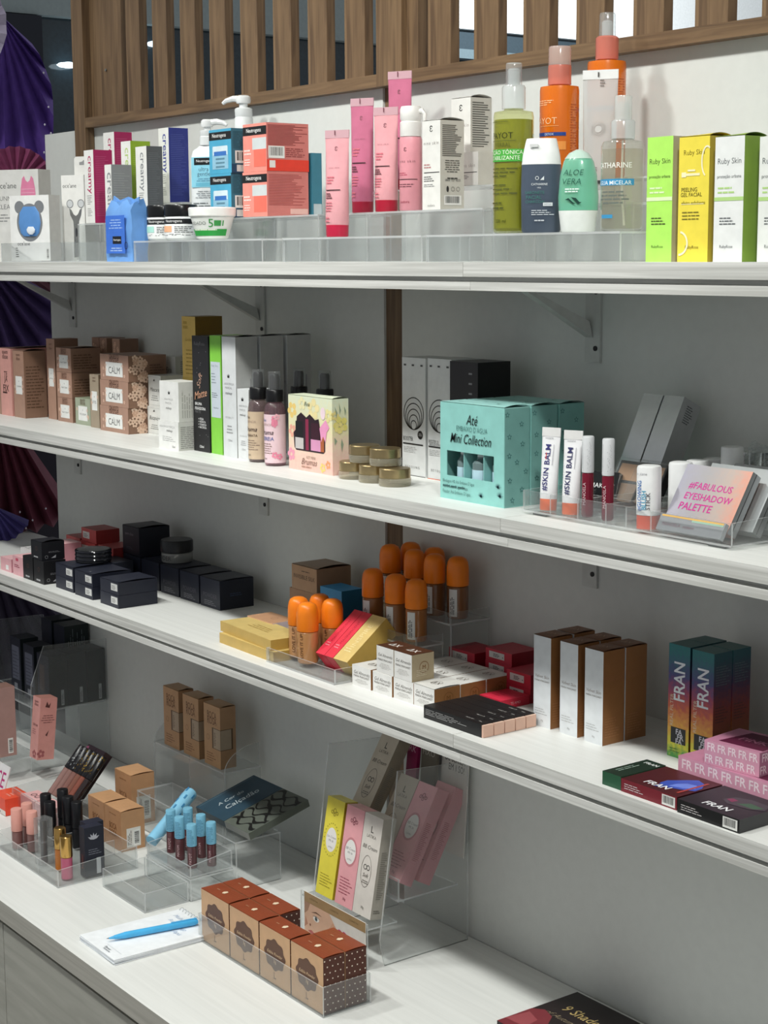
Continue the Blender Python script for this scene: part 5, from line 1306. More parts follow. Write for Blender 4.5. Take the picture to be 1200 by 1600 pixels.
# foundation bottles with orange caps
def foundation(label, x, y, z, body='#c98f5e', sticker=True, face=-58):
    r = .0156
    o = obj('foundation_bottle', MB().lathe([(r * .8, 0), (r * .95, .0015), (r, .005), (r, .047), (r * .9, .0488)], clear('#e6c39c', .75, body, .06, 1.2), 28), None, (x, y, z), math.radians(random.uniform(-8, 8)), smooth=True)
    tag(o, label, 'bottle', 'foundation bottles with orange caps')
    obj('cap', MB().lathe([(r + .0004, .049), (r + .0008, .05), (r + .0006, .075), (r * .95, .083), (r * .8, .0875), (r * .5, .0903), (.001, .0912)], mat('#f08018', .35), 32), o, smooth=True)
    p = Pr(faces=cyl_face(r + .0003, .047, math.radians(face)))
    if sticker:
        p.rect('C', .3, .1, .56, .95, '#d9d9d6'); p.lines('C', .34, .16, .5, .88, 3, '#4a4a4a', .5, 4, vert=True)
    else:
        p.text('C', 'LOVE IT UP!', .45, .6, .8, '#5a3a20', rot=90, bold=.01)
    p.done(o)
    return o
FZ = S3 + .0062
foundation('orange capped bottle at the left of the front clear tray', -2.062, -.193, FZ, '#d9a472', False)
foundation('orange capped bottle standing foremost in the front clear tray', -2.019, -.206, FZ, '#d39a62', False)
foundation('orange capped bottle at the back of the front clear tray', -2.060, -.156, FZ, '#c98f5e', False)
foundation('orange capped bottle at the right back of the front clear tray', -2.018, -.162, FZ, '#c98f5e', False)
acr_tray('low clear tray with four orange capped bottles and leaning cartons', -2.083, -1.905, -.2385, -.138, S3, .022, .022, name='acrylic_tray', t=.003)
M1 = S3 + .0505
st = acr_step('clear acrylic step under the three middle orange capped bottles', -2.012, -1.85, -.134, -.085, S3, .05, 'clear acrylic steps on the third shelf')
acr_panel('front_lip', st, [(-.081, .05), (.081, .05), (.081, .064), (-.081, .064)], 'y', -.0245, -.0225); acr_panel('side_lip', st, [(-.0245, .05), (.0245, .05), (.0245, .064), (-.0245, .064)], 'x', .079, .081)
foundation('orange capped bottle at the left of the middle row', -1.988, -.109, M1, '#a06a3c')
foundation('orange capped bottle in the centre of the middle row', -1.931, -.109, M1, '#a06a3c')
foundation('orange capped bottle at the right of the middle row', -1.882, -.109, M1, '#ad6f38')
M2 = S3 + .0785
st = acr_step('tall clear acrylic step under the rear orange capped bottles', -2.035, -1.84, -.08, -.006, S3, .078, 'clear acrylic steps on the third shelf')
acr_panel('front_lip', st, [(-.0975, .078), (.0975, .078), (.0975, .094), (-.0975, .094)], 'y', -.037, -.035); acr_panel('side_lip', st, [(-.037, .078), (.037, .078), (.037, .094), (-.037, .094)], 'x', .0955, .0975)
for n_, x, y in (('front left', -2.010, -.060), ('back left', -2.006, -.024), ('front middle', -1.952, -.058), ('back middle', -1.947, -.024), ('front right', -1.904, -.058), ('back right', -1.866, -.045)):
    foundation('orange capped bottle on the rear step, %s' % n_, x, y, M2, '#8a5a34')

# leaning red and gold cartons in the tray
for i, (x, c, ct) in enumerate(((-1.9875, '#dd3048', '#e2384e'), (-1.965, '#d82c40', '#e0364a'), (-1.936, '#cfae62', '#d9bd78'))):
    w_ = (.0215, .0215, .034)[i]
    o = tag(obj('lipstick_carton', MB().box(-w_ / 2, w_ / 2, -.0165, .0165, 0, .09, mat(c, .35), {'R': mat('#cdaa58' if i == 2 else c, .35), 'F': M(ct)}), None, (x, -.196, S3 + .0125), (math.radians(-52), 0, 0)), ('red carton leaning in the front clear tray, left one', 'red carton leaning in the front clear tray, next to the gold one', 'gold carton leaning in the front clear tray')[i], 'box', 'cartons leaning in the front clear tray')
    p = Pr(w_, .033, .09); p.text('F', 'MAGNIFICENT' if i < 2 else 'INSPIRE', .5, .55, .5, '#b82438' if i < 2 else '#e8d49c', rot=90); p.lines('F', .2, .2, .8, .3, 2, '#f0a0a8' if i < 2 else '#eedfae', .3); p.done(o)

# small white gel cartons
def k_gel(p):
    p.text('F', 'Gel Almendo', .52, .68, .84, '#55504c', shear=.25, bold=-.012); p.text('F', 'MARIA MARGARET', .5, .5, .84, '#6a6460', bold=.0); p.lines('F', .15, .18, .85, .4, 4, '#b4b0ac', .25, 3, 'c')
    p.text('T', 'ΔX', .5, .5, .4, '#77706a', bold=-.01); p.ring('T', .5, .5, .0085, .0005, '#8a827c')
    p.ring('R', .55, .5, .008, .0007, '#7a5026'); p.text('R', 'M', .55, .5, .14, '#7a5026')
GEL = {'*': '#e6e5e2', 'R': '#9a6c42', 'L': '#9a6c42', 'T': '#dddcd8'}
gx = ((-1.8499, -.2143), (-1.8015, -.2136), (-1.7549, -.2122), (-1.7101, -.2116))
for i, (x, y) in enumerate(gx):
    carton('gel_mask_carton', 'small white carton with brown sides, %s of the front row of four' % ('first from the left', 'second from the left', 'third from the left', 'rightmost')[i], 'box', (x, y, S3, .0445, .044, .0295), GEL, k_gel, flap=.0012 if i == 3 else 0, group='small white cartons with brown sides')
for i, (x, y, n_) in enumerate(((-1.7101, -.1665, 'second in the right hand file going back'), (-1.7101, -.1205, 'last in the right hand file going back'), (-1.7560, -.166, 'second in the third file going back'), (-1.7560, -.1205, 'last in the third file going back'), (-1.802, -.166, 'second in the second file going back'), (-1.802, -.1205, 'last in the second file going back'))):
    carton('gel_mask_carton', 'small white carton with brown sides, ' + n_, 'box', (x, y, S3, .0445, .044, .0295), GEL, k_gel, group='small white cartons with brown sides')
GEL2 = {'*': '#dfdedb', 'R': '#a8997c', 'T': '#4a2c1c'}
def k_gel2(p):
    k_gel(p); p.rect('T', 0, 0, 1, 1, '#4a2c1c'); p.text('T', 'ΔX', .5, .5, .55, '#e6e0da', bold=.01); p.lines('R', .2, .2, .85, .45, 4, '#cfc3a8', .35, 4)
carton('gel_mask_carton', 'white carton with dark brown top, left of the pair on the front row', 'box', (-1.7995, -.2122, S3 + .0298, .039, .038, .0375), GEL2, k_gel2, group='white cartons with dark brown tops')
carton('gel_mask_carton', 'white carton with dark brown top, right of the pair on the front row', 'box', (-1.7584, -.2122, S3 + .0298, .0395, .0381, .0375), GEL2, k_gel2, group='white cartons with dark brown tops')

# red boxes with stickers
def k_rb(p): p.rect('F', .14, .3, .72, .82, '#cfcbc8'); p.lines('F', .3, .42, .6, .72, 3, '#3a3a3c', .5); p.ell('F', .66, .5, .001, '#3a3a3c', n=6)
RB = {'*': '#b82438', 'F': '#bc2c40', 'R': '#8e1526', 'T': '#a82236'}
def redst(n, X, Y, w_, d_, h, labs):
    for i in range(n):
        carton('powder_box', labs[i], 'box', (X + .0006 * i, Y, S3 + (h + .0003) * i, w_, d_, h), RB, k_rb, group='red boxes with white stickers')
redst(2, -1.797, -.0706, .0582, .05, .0205, ('lower red box of the left stack by the wall', 'upper red box of the left stack by the wall'))
redst(3, -1.7265, -.0626, .0562, .0503, .0175, ('bottom red box of the three high stack', 'middle red box of the three high stack', 'top red box of the three high stack'))
redst(2, -1.6605, -.085, .05, .05, .0195, ('lower red box half hidden behind the tall white cartons', 'upper red box half hidden behind the tall white cartons'))
carton('powder_box', 'single bright red box with embossed lettering in front of the stacks', 'box', (-1.6606, -.1365, S3, .045, .05, .0125), {'*': '#d22a44', 'T': '#d92f4a', 'F': '#cf2a44'}, lambda p: (p.lines('T', .15, .3, .7, .7, 3, '#b81f38', .35), p.text('R', 'TE AMO', .5, .5, .35, '#f0b8c0')), group='red boxes with white stickers')

# five black slim cartons with nude ends
for i in range(5):
    y = -.2415 + .018 * i
    o = carton('gloss_carton', 'slim black carton with nude end, %s counting from the shelf edge' % ('first', 'second', 'third', 'fourth', 'fifth')[i], 'box', (-1.5765, y, S3, .118, .0174, .0172), {'*': '#161516', 'T': '#1a1819'}, lambda p: (p.lines('F', .03, .35, .75, .85, 4, '#b9b9b9', .22, 3), p.text('T', 'MAKE UP', .72, .5, .13, '#c9c6c2', bold=-.01), p.text('T', 'Gloss', .9, .5, .06, '#c9c6c2')), group='slim black cartons with nude ends')
    obj('inner_tray', MB().box(.059, .0625, -.0082, .0082, .0005, .0162, mat('#dcb4a0', .45), {'T': M('#e6c4b2')}), o)

# tall cartons with copper sides
def k_vel(p):
    p.text('F', 'Velvet Skin', .5, .56, .8, '#8a7f78', shear=.25, bold=-.014); p.text('F', 'MARIA MARGARET', .5, .51, .86, '#8a8480'); p.lines('F', .1, .14, .8, .22, 3, '#b4b4b4', .25, 3); p.text('F', '30g', .5, .07, .14, '#a4a4a4')
    p.lines('R', .1, .68, .9, .74, 4, '#a06e48', .3, 3); p.lines('R', .1, .08, .8, .3, 8, '#a8764e', .35, 4)
    p.text('T', 'ΔX', .5, .5, .5, '#b08a6a', bold=-.01)
VEL = {'*': '#8a5a38', 'F': '#dfe3e6', 'R': '#96683f', 'T': '#774b2c'}
for i, (x, y, n_) in enumerate(((-1.5512, -.1478, 'front left one'), (-1.5027, -.1464, 'front middle one'), (-1.4571, -.1466, 'front right one'), (-1.5512, -.108, 'back left one'), (-1.5027, -.108, 'back middle one'), (-1.4571, -.108, 'back right one'))):
    carton('foundation_carton', 'tall carton with white front and copper sides, ' + n_, 'box', (x, y, S3, .0325, .0365, .1192), VEL, k_vel, flap=.0012, group='tall cartons with white fronts and copper sides')

# rainbow printed cartons
RAIN = ramp_mat([(.02, '#4f9a48'), (.12, '#d6d436'), (.28, '#e0a038'), (.45, '#c45a3a'), (.58, '#983c5c'), (.72, '#464478'), (.95, '#2a7274')], 2, .14, .4, .22)
RAIND = ramp_mat([(.02, '#5a6c34'), (.2, '#824c28'), (.5, '#843a34'), (.7, '#48304e'), (.95, '#204e56')], 2, .14, .4, .22)
def k_fran(p):
    p.text('F', 'FRAN', .52, .68, .34, '#e2e6ea', rot=90, bold=.03, tall=1.25); p.text('F', 'REAL FILTER', .18, .42, .28, '#d9c9b0', rot=90, bold=-.005)
    p.rect('F', .16, .13, .86, .27, '#141418'); p.text('F', 'FA', .55, .235, .3, '#c9c9d2', bold=.04); p.text('F', 'FR', .62, .19, .3, '#c9c9d2', bold=.04); p.text('F', 'FA', .55, .15, .3, '#c9c9d2', bold=.04)
    p.lines('F', .12, .05, .7, .1, 2, '#5a7a2a', .3)
    p.lines('R', .1, .72, .9, .9, 8, '#5a6a70', .3, 3); p.lines('R', .1, .4, .8, .55, 6, '#5a3a38', .3, 3)
for i, (x, y, n_) in enumerate(((-1.3482, -.1099, 'front left one'), (-1.3084, -.1121, 'front right one'), (-1.3484, -.078, 'back left one'), (-1.3086, -.0795, 'back right one'))):
    carton('primer_carton', 'tall rainbow printed carton with a small window, ' + n_, 'box', (x, y, S3, .0345, .031, .1396), {'*': RAIND, 'F': RAIN, 'T': '#2f5a5a'}, k_fran, group='tall rainbow printed cartons')

# flat palettes at the front right
def k_pal(bg, face):
    def k(p):
        p.lines('F', .06, .3, .4, .8, 3, '#d9d4d4', .3, 3); p.bar('F', .74, .12, .97, .9)
        if face == 'blue':
            p.poly('T', [(.45, .3), (.62, .22), (.8, .3), (.98, .42), (.96, .6), (.86, .78), (.7, .86), (.6, .74), (.52, .6), (.44, .48)], '#3a55b4'); p.poly('T', [(.6, .3), (.8, .38), (.92, .5), (.84, .64), (.7, .6), (.62, .46)], '#6c86dc'); p.poly('T', [(.5, .12), (.62, .2), (.6, .3), (.48, .26)], '#2f4694')
            p.rect('T', .86, .15, .9, .85, '#a8423a')
        if face == 'dark':
            p.poly('T', [(.35, .5), (.5, .4), (.8, .44), (.98, .56), (.9, .78), (.6, .8), (.4, .7)], '#3f3b42'); p.poly('T', [(.58, .5), (.85, .5), (.92, .62), (.7, .66)], '#355c44'); p.poly('T', [(.38, .55), (.5, .5), (.52, .62), (.42, .64)], '#7c3050')
        p.text('T', 'FRAN', .5, .2, .42, '#eef0f2', bold=.03, shear=.1)
    return k
carton('shadow_palette', 'dark green flat palette box at the shelf edge', 'palette', (-1.318, -.2515, S3, .03, .072, .016), {'*': '#1f4a34', 'T': '#1c3026', 'F': '#27573c'}, lambda p: (p.lines('T', .2, .2, .5, .8, 2, '#9ab0a4', .3, vert=True), p.text('T', 'FRAN', .6, .85, .7, '#d9dedb', bold=.03)), group='flat palettes at the front right')
carton('shadow_palette', 'dark red flat palette box printed with a blue face', 'palette', (-1.2307, -.2524, S3, .086, .0725, .0152), {'*': '#6a1f2a', 'T': '#4a1a20', 'F': '#7a222e', 'R': '#3a1014'}, k_pal('', 'blue'), group='flat palettes at the front right')
carton('shadow_palette', 'black flat palette box at the right end of the shelf', 'palette', (-1.1388, -.2552, S3, .0884, .0745, .0152), {'*': '#141415', 'T': '#26242a', 'F': '#161617', 'R': '#3a3b3c'}, k_pal('', 'dark'), group='flat palettes at the front right')
def k_pink(p):
    for face, nx, ny in (('F', 9 if p.F['F'][1] > .1 else 5, 2), ('R', 4, 2)):
        W, H = p.F[face][1:]
        for j in range(ny):
            for i in range(nx):
                p.text(face, 'FR', (i + .5 + .2 * j) / (nx + .25), (j + .5) / ny, .8 / (nx + .25), '#f2dde4', bold=.03, tall=min(1.3, .55 * H / ny / (W * .8 / (nx + .25) * .55))); p.k -= 1
        p.k += 1
    p.poly('T', [(.18, .12), (.98, .12), (.98, .9), (.3, .9)], '#5a1c38'); p.text('T', 'PINK', .6, .5, .5, '#b06a88', bold=.03)
PKB = {'*': '#d194ac', 'F': '#d89cb2', 'T': '#bd809a', 'R': '#b87c96'}
carton('pink_set_box', 'lower pink box with repeating letter pattern at the right end', 'box', (-1.115, -.178, S3, .185, .06, .0322), PKB, k_pink, group='pink patterned boxes')
carton('pink_set_box', 'upper pink box with a dark plum lid at the right end', 'box', (-1.187, -.17, S3 + .0325, .0742, .066, .0276), PKB, k_pink, rot=math.radians(6), group='pink patterned boxes')
# ================================================================ counter
C0 = 0.618
# ---- left display stand with navy cartons
ld = empty('display_stand', (-3.17, -.09, C0)); tag(ld, 'tall clear acrylic display stand at the left end of the counter', 'display stand')
def lp(name, pts, axis, a0, a1): return acr_panel(name, ld, pts, axis, a0, a1)
lp('side_panel', [(.088, 0), (.088, .252), (-.052, .256), (-.082, .18), (-.088, 0)], 'x', .097, .1)
lp('side_panel', [(.088, 0), (.088, .252), (-.052, .256), (-.082, .18), (-.088, 0)], 'x', -.2, -.197)
lp('tier_floor', [(-.197, -.062), (.097, -.062), (.097, .086), (-.197, .086)], 'z', .118, .121)
lp('tier_lip', [(-.197, .121), (.097, .121), (.097, .145), (-.197, .145)], 'y', -.062, -.059)
lp('tier_back', [(-.197, .0), (.097, .0), (.097, .118), (-.197, .118)], 'y', .02, .023)
lp('low_floor', [(-.197, -.15), (.097, -.15), (.097, -.07), (-.197, -.07)], 'z', .03, .033)
lp('low_lip', [(-.197, .0), (.097, .0), (.097, .06), (-.197, .06)], 'y', -.153, -.15)
DKG = {'*': '#20242c', 'F': '#2a2c38', 'R': '#1c2527', 'T': '#2b2e34'}
def k_dk(p): p.rect('R', .62, .03, .78, .33, '#a9adb0'); p.lines('R', .66, .06, .76, .3, 2, '#3a3c40', .5, 3, vert=True); p.rect('F', .2, .3, .6, .8, '#5a4a48')
for i, y in enumerate((-.128, -.086, -.043)):
    carton('night_kit_carton', ('dark navy carton with a sticker on the display stand, front one', 'dark navy carton with a sticker on the display stand, middle one', 'dark navy carton with a sticker on the display stand, rear one')[i], 'box', (-3.078, y - .001, C0 + .1215, .055, .041, .108), DKG, k_dk, flap=.002, group='dark navy cartons on the display stand')
def k_dk2(p): p.ring('F', .5, .5, .006, .0008, '#8a5a48', .012); p.lines('R', .15, .4, .9, .95, 8, '#8a9098', .15, 3, vert=True)
carton('night_kit_carton', 'tall dark carton with flame emblem behind the sticker row', 'box', (-3.145, -.06, C0 + .1215, .05, .055, .15), DKG, k_dk2, group='dark navy cartons on the display stand')
carton('night_kit_carton', 'tall dark carton with flame emblem farther left', 'box', (-3.205, -.06, C0 + .1215, .05, .055, .152), DKG, k_dk2, group='dark navy cartons on the display stand')
def k_dk3(p): p.rect('F', .15, .25, .85, .85, '#6a6c7c'); p.lines('F', .2, .3, .8, .8, 8, '#2a2c3a', .2, 3); p.lines('R', .2, .2, .8, .85, 9, '#77808c', .25, 3); p.rect('F', .3, .06, .6, .18, '#8a8c94')
carton('night_kit_carton', 'navy carton with a grey text panel leaning at the left', 'box', (-3.150, -.128, C0 + .1215, .05, .041, .115), DKG, k_dk3, group='dark navy cartons on the display stand')
carton('night_kit_carton', 'navy carton cut off by the left edge above the pink cartons', 'box', (-3.215, -.128, C0 + .1215, .05, .041, .12), DKG, k_dk3, group='dark navy cartons on the display stand')
def k_pl(p):
    p.text('F', 'quem', .5, .92, .5, '#5a2c30', bold=.01); p.text('F', 'disse', .5, .885, .5, '#5a2c30', bold=.01); p.text('F', 'SERUM', .5, .55, .6, '#7a4448', bold=.01); p.lines('F', .2, .4, .8, .5, 3, '#9a6468', .3)
    p.poly('R', [(.3, .86), (.4, .95), (.5, .88), (.62, .93), (.56, .84)], '#5a3430'); p.lines('R', .1, .6, .9, .75, 4, '#7a4a48', .3, 3, 'c'); p.poly('R', [(.4, .4), (.6, .48), (.5, .38)], '#5a3430'); flower(p, 'F', .6, .08, .006, '#a05a5c'); flower(p, 'R', .2, .1, .006, '#a05a5c')
o = carton('serum_box', 'tall pink carton with a flower in the display stand', 'box', (-2.995, -.2, C0 + .045, .034, .036, .124), {'*': '#d69a94', 'F': '#d99e98', 'R': '#cf9088', 'T': '#b07a70'}, k_pl, tilt=(math.radians(-6), 0, 0), group='pink cartons in the display stand')
o = carton('serum_box', 'dusty pink carton cut off by the left picture edge', 'box', (-3.03, -.262, C0 + .055, .04, .036, .14), {'*': '#b59088', 'F': '#b8948c', 'R': '#a8857e', 'T': '#8a6a60'}, lambda p: p.bar('R', .5, .04, .8, .26, True), group='pink cartons in the display stand')
o = tag(obj('base_sign', MB().box(-.06, .06, -.001, .001, 0, .075, '#dddbdc'), None, (-2.965, -.318, C0 + .001), (math.radians(-18), 0, 0)), 'white sign card lettered base in magenta', 'sign')
p = Pr(.12, .002, .075); p.text('F', 'BASE', .62, .62, .62, '#b3246e', bold=.01, tall=1.2); p.text('F', 'fluida', .6, .24, .42, '#b3246e'); p.done(o)
carton('base_carton', 'bright orange red carton at the left edge of the counter', 'box', (-2.845, -.335, C0 + .001, .06, .05, .032), {'*': '#e2482c', 'T': '#e8512f'}, lambda p: (p.rect('F', 0, 0, 1, .28, '#e4dcd6'), p.lines('F', .1, .06, .9, .2, 1, '#4a4a4a', .7), p.lines('T', .5, .3, .9, .6, 2, '#f0a090', .4)))
# front organiser tray with lip products
TA = acr_tray('clear organiser tray with lip glosses and mascaras at the counter front', -2.70, -2.455, -.417, -.268, C0, .03, .04, dividers=(-2.615, -2.535), rows=((-.352, -2.535),), name='acrylic_organiser', t=.0025)
TZ = C0 + .003
def tube_cap(name, label, x, y, z, r, hb, hc, body, capm, group, cat='lip gloss', tilt=None, seg=24, taper=.97):
    o = obj(name, MB().lathe([(r * .8, 0), (r * .93, .001), (r * .93, hb - .001), (r * .7, hb)], body, seg), None, (x, y, z), tilt or 0, smooth=True)
    tag(o, label, cat, group)
    obj('cap', MB().lathe([(r * .98, hb + .0002), (r, hb + .001), (r * taper, hb + hc - .001), (r * taper * .92, hb + hc), (.0005, hb + hc + .0002)], capm, seg), o, smooth=True)
    return o
for i, (x, y) in enumerate(((-2.668, -.391), (-2.684, -.364), (-2.638, -.376))):
    tube_cap('lip_gloss', 'pink capped mauve lip gloss, ' + ('front left', 'rear', 'front right')[i] + ' of three', x, y, TZ, .0102, .032, .04, clear('#c8a4a0', .7, '#8d5f5c', .08, 1.1), mat('#dfa094', .4), 'pink capped lip glosses')
BL = mat('#16161a', .3)
for i, (x, y, h) in enumerate(((-2.672, -.333, .086), (-2.644, -.338, .08), (-2.655, -.308, .094), (-2.629, -.31, .088), (-2.604, -.306, .084))):
    tube_cap('mascara', 'slim black mascara tube, ' + ('first', 'second', 'third', 'fourth', 'fifth')[i] + ' from the left', x, y, TZ, .0102, h * .45, h * .55, BL, mat('#121216', .35), 'black mascara tubes', 'mascara')
o = tag(obj('clear_lipstick', MB().loft([(0, .0125, .0125), (.04, .0125, .0125)], clear('#f4f5f5', .1, '#ffffff', .04, 1.6), 20, power=6), None, (-2.570, -.386, TZ), math.radians(12), smooth=True), 'square clear lipstick case with dark core', 'lipstick')
obj('cap', MB().loft([(.0405, .0128, .0128), (.08, .0128, .0128)], clear('#f4f5f5', .1, '#ffffff', .04, 1.6), 20, power=6), o, smooth=True)
obj('core', MB().lathe([(.006, .002), (.006, .076)], mat('#3c3a3c', .3), 16), o, smooth=True)
GC = mat('#c9a05c', .18, .95, .03)
tube_cap('lip_oil', 'amber lip oil with a gold cap', -2.525, -.377, TZ, .0102, .038, .036, clear('#f6c070', .6, '#dd8420', .05, 1.3), GC, 'gold capped lip oils')
tube_cap('lip_oil', 'pink lip oil with a gold cap', -2.481, -.387, TZ, .0105, .038, .036, clear('#f6b0c4', .6, '#dd6a90', .05, 1.3), GC, 'gold capped lip oils')
NV = {'*': '#1c1e2e', 'T': '#262838', 'R': '#20222f'}
def k_lot(p):
    for a in range(-60, 61, 30):
        W, H = p.F['R'][1:]; c, s_ = math.sin(math.radians(a)), math.cos(math.radians(a))
        p.poly('R', [(.5, .74), (.5 + (.006 * c - .002 * s_) / W, .74 + (.006 * s_ + .002 * c) / H), (.5 + .012 * c / W, .74 + .012 * s_ / H), (.5 + (.006 * c + .002 * s_) / W, .74 + (.006 * s_ - .002 * c) / H)], '#b4b4bc')
    p.lines('R', .2, .45, .9, .58, 3, '#8a8c98', .25, 3); p.rect('R', .62, .04, .86, .36, '#c4c6ca'); p.text('F', 'TONIC', .5, .3, .3, '#a05a4a', rot=90)
carton('lip_carton', 'navy carton with a silver lotus at the tray corner', 'box', (-2.4625, -.362, TZ, .019, .0335, .086), NV, k_lot, group='navy lotus cartons')
carton('lip_carton', 'navy carton with a silver lotus behind the other', 'box', (-2.487, -.347, TZ, .021, .033, .084), NV, k_lot, group='navy lotus cartons')
# holder behind it with leaning ornate gloss tubes
acr_tray('clear holder with leaning ornate lip glosses', -2.872, -2.706, -.309, -.185, C0, .045, .055, name='acrylic_tray', t=.0025)
for i, (x, n_) in enumerate(((-2.787, 'left'), (-2.725, 'right'))):
    carton('lip_set_carton', 'flat pink carton lying at the front of the gloss holder, %s one' % n_, 'box', (x, -.304, TZ + .0228, .058, .036, .0125), {'*': '#dfa8aa', 'T': '#e6b4b4'}, lambda p: p.text('T', 'oo', .5, .5, .5, '#5a3438', bold=.0), group='flat pink cartons in the gloss holder')
carton('lip_set_carton', 'pink carton under the two flat pink ones', 'box', (-2.725, -.304, TZ, .12, .036, .0225), {'*': '#cf9a9c'}, None, group='flat pink cartons in the gloss holder')
GP = mat('#17161a', .25)
for i in range(6):
    x = -2.812 + i * .0172
    o = tube_cap('ornate_gloss', 'leaning nude lip gloss with a black and gold cap, %s from the left' % ('first', 'second', 'third', 'fourth', 'fifth', 'sixth')[i], x, -.258, TZ + .034, .0078, .056, .05, clear('#caa296', .65, ('#a9837c', '#a47c74', '#9c6c62', '#96604f', '#a05a48', '#2a1a1c')[i], .05, 1.2), GP, 'leaning lip glosses with ornate caps', tilt=(math.radians(-41), 0, 0))
    p = Pr(faces=cyl_face(.0079, .106, math.radians(-70))); rr = random.Random(i)
    for _ in range(26):
        u0, v0 = rr.uniform(.05, .85), rr.uniform(.56, .96)
        p.poly('C', [(u0, v0), (u0 + rr.uniform(.03, .12), v0 + rr.uniform(-.01, .03)), (u0 + rr.uniform(-.02, .06), v0 + rr.uniform(.02, .05))], (metal('#c9a24c', .25), metal('#bfc2c4', .25))[i < 2]); p.k -= 1
    p.k += 1
    p.done(o)
for i, x in enumerate((-2.80, -2.765)):
    o = tag(obj('ornate_carton', MB().box(-.017, .017, -.009, .009, 0, .112, mat('#2a2026', .35), {'T': M('#b48aa0')}), None, (x, -.2405, TZ + .0245), (math.radians(-41), 0, 0)), ('mauve floral carton leaning behind the glosses, left one', 'mauve floral carton leaning behind the glosses, right one')[i], 'box', 'floral cartons behind the glosses')
    p = Pr(.034, .018, .112); rr = random.Random(i)
    for _ in range(10): flower(p, 'F', rr.uniform(.1, .9), rr.uniform(.05, .95), .004, rr.choice(('#b87a98', '#8c4a68', '#d0a8b8')))
    p.done(o)

# ---- brown cube cartons
BRO = {'*': '#b98a64', 'F': '#b88861', 'R': '#bd9069', 'T': '#c6986f'}
def k_boca(p): 
    p.text('F', 'BOCA', .5, .56, .44, '#7a4a28', bold=.02, tall=1.5); p.text('F', 'ROSA', .5, .38, .44, '#7a4a28', bold=.02, tall=1.5); p.lines('F', .2, .85, .8, .9, 1, '#9a6a44', .5, 3, 'c')
    p.rect('R', .22, .08, .82, .56, '#dfdcd6'); p.bar('R', .5, .12, .78, .5, True); p.lines('R', .27, .14, .46, .5, 3, '#55504c', .4, 3, vert=True)
carton('powder_cube', 'light brown cube carton, left of the lower pair', 'box', (-2.6055, -.2525, C0, .062, .046, .0723), BRO, k_boca, flap=.002, group='light brown cube cartons')
carton('powder_cube', 'light brown cube carton with a barcode sticker, right of the lower pair', 'box', (-2.5421, -.2525, C0, .0616, .046, .0723), BRO, k_boca, flap=.002, group='light brown cube cartons')
carton('powder_cube', 'light brown cube carton standing higher behind the lower pair', 'box', (-2.655, -.172, C0, .062, .048, .094), BRO, k_boca, flap=.002, group='light brown cube cartons')
# stepped riser at the wall with tall brown cartons
acr_step('middle clear step in front of the tall wall step', -2.645, -2.465, -.165, -.092, C0, .07, 'clear acrylic steps on the counter')
rs = acr_step('tall clear step at the wall under three window cartons', -2.72, -2.465, -.088, -.012, C0, .131, 'clear acrylic steps on the counter')
def arc(y0, y1, z0, z1, n=8):
    return [(y0, z0)] + [(y0 + (y1 - y0) * (1 - math.cos(math.pi / 2 * i / n)), z0 + (z1 - z0) * math.sin(math.pi / 2 * i / n)) for i in range(1, n + 1)] + [(y1, z0)]
for s in (-1, 1):
    acr_panel('rounded_cheek', rs, arc(-.036, .036, .131, .175), 'x', s * .1265 - .0012, s * .1265 + .0012)
def k_bw(p):
    p.text('F', 'BOCA', .5, .84, .56, '#6a4526', bold=.015, tall=1.5); p.text('F', 'ROSA', .5, .745, .56, '#6a4526', bold=.015, tall=1.5); p.ring('F', .25, .46, .005, .0006, '#7a5534'); p.lines('F', .15, .08, .7, .24, 4, '#7a5534', .3, 3)
    p.rect('F', .5, .3, 1, .64, '#5c4630'); p.rect('R', 0, .3, .8, .64, '#5c4630'); p.rect('F', .58, .31, 1, .63, '#b09c84'); p.rect('R', 0, .31, .7, .63, '#a6937c'); p.lines('F', .62, .36, .74, .58, 8, '#5a4a3a', .4, 3)
for i, (x, n_) in enumerate(((-2.632, 'left'), (-2.560, 'middle'), (-2.485, 'right'))):
    carton('foundation_box', 'tall light brown window carton on the wall step, %s one' % n_, 'box', (x, -.082, C0 + .1315, .056, .032, .112), {'*': '#b98f68', 'F': '#bd946c', 'R': '#a5805e', 'T': '#a98560'}, k_bw, flap=.002, group='tall light brown window cartons')

# ---- clear two level organiser with blue capped tubes
acr_tray('empty clear tray at the front of the stepped organiser', -2.416, -2.272, -.3545, -.274, C0, .032, .034, name='acrylic_tray', t=.0025)
acr_step('clear riser carrying the blue capped tubes', -2.416, -2.27, -.272, -.19, C0, .038, 'clear acrylic steps on the counter')
acr_tray('clear tray holding the blue capped tubes', -2.415, -2.272, -.271, -.191, C0 + .0385, .02, .03, name='acrylic_tray', t=.0025)
acr_step('clear riser under the teal and black pattern palettes', -2.416, -2.266, -.188, -.1, C0, .083, 'clear acrylic steps on the counter')
BC = mat('#7dbcd8', .3)
for i, (x, y, n_) in enumerate(((-2.392, -.237, 'front left'), (-2.352, -.243, 'second in the front row'), (-2.383, -.209, 'rear left'), (-2.34, -.209, 'rear middle'), (-2.307, -.246, 'foremost'), (-2.297, -.215, 'right end'))):
    o = tube_cap('liquid_lipstick', 'wine lip gloss with light blue cap, ' + n_, x, y, C0 + .0412, .0085, .038, .036, clear('#a8787c', .8, '#5e2a30', .06, 1.2), BC, 'blue capped lip glosses')
    p = Pr(faces=cyl_face(.0087, .074, math.radians(-50))); p.lines('C', .3, .55, .75, .93, 10, '#5a93b0', .4, i); p.text('C', 'MATOM' if i % 2 else 'PAYOT', .5, .24, .26, '#d9b4b8', rot=90, bold=.0); p.done(o)
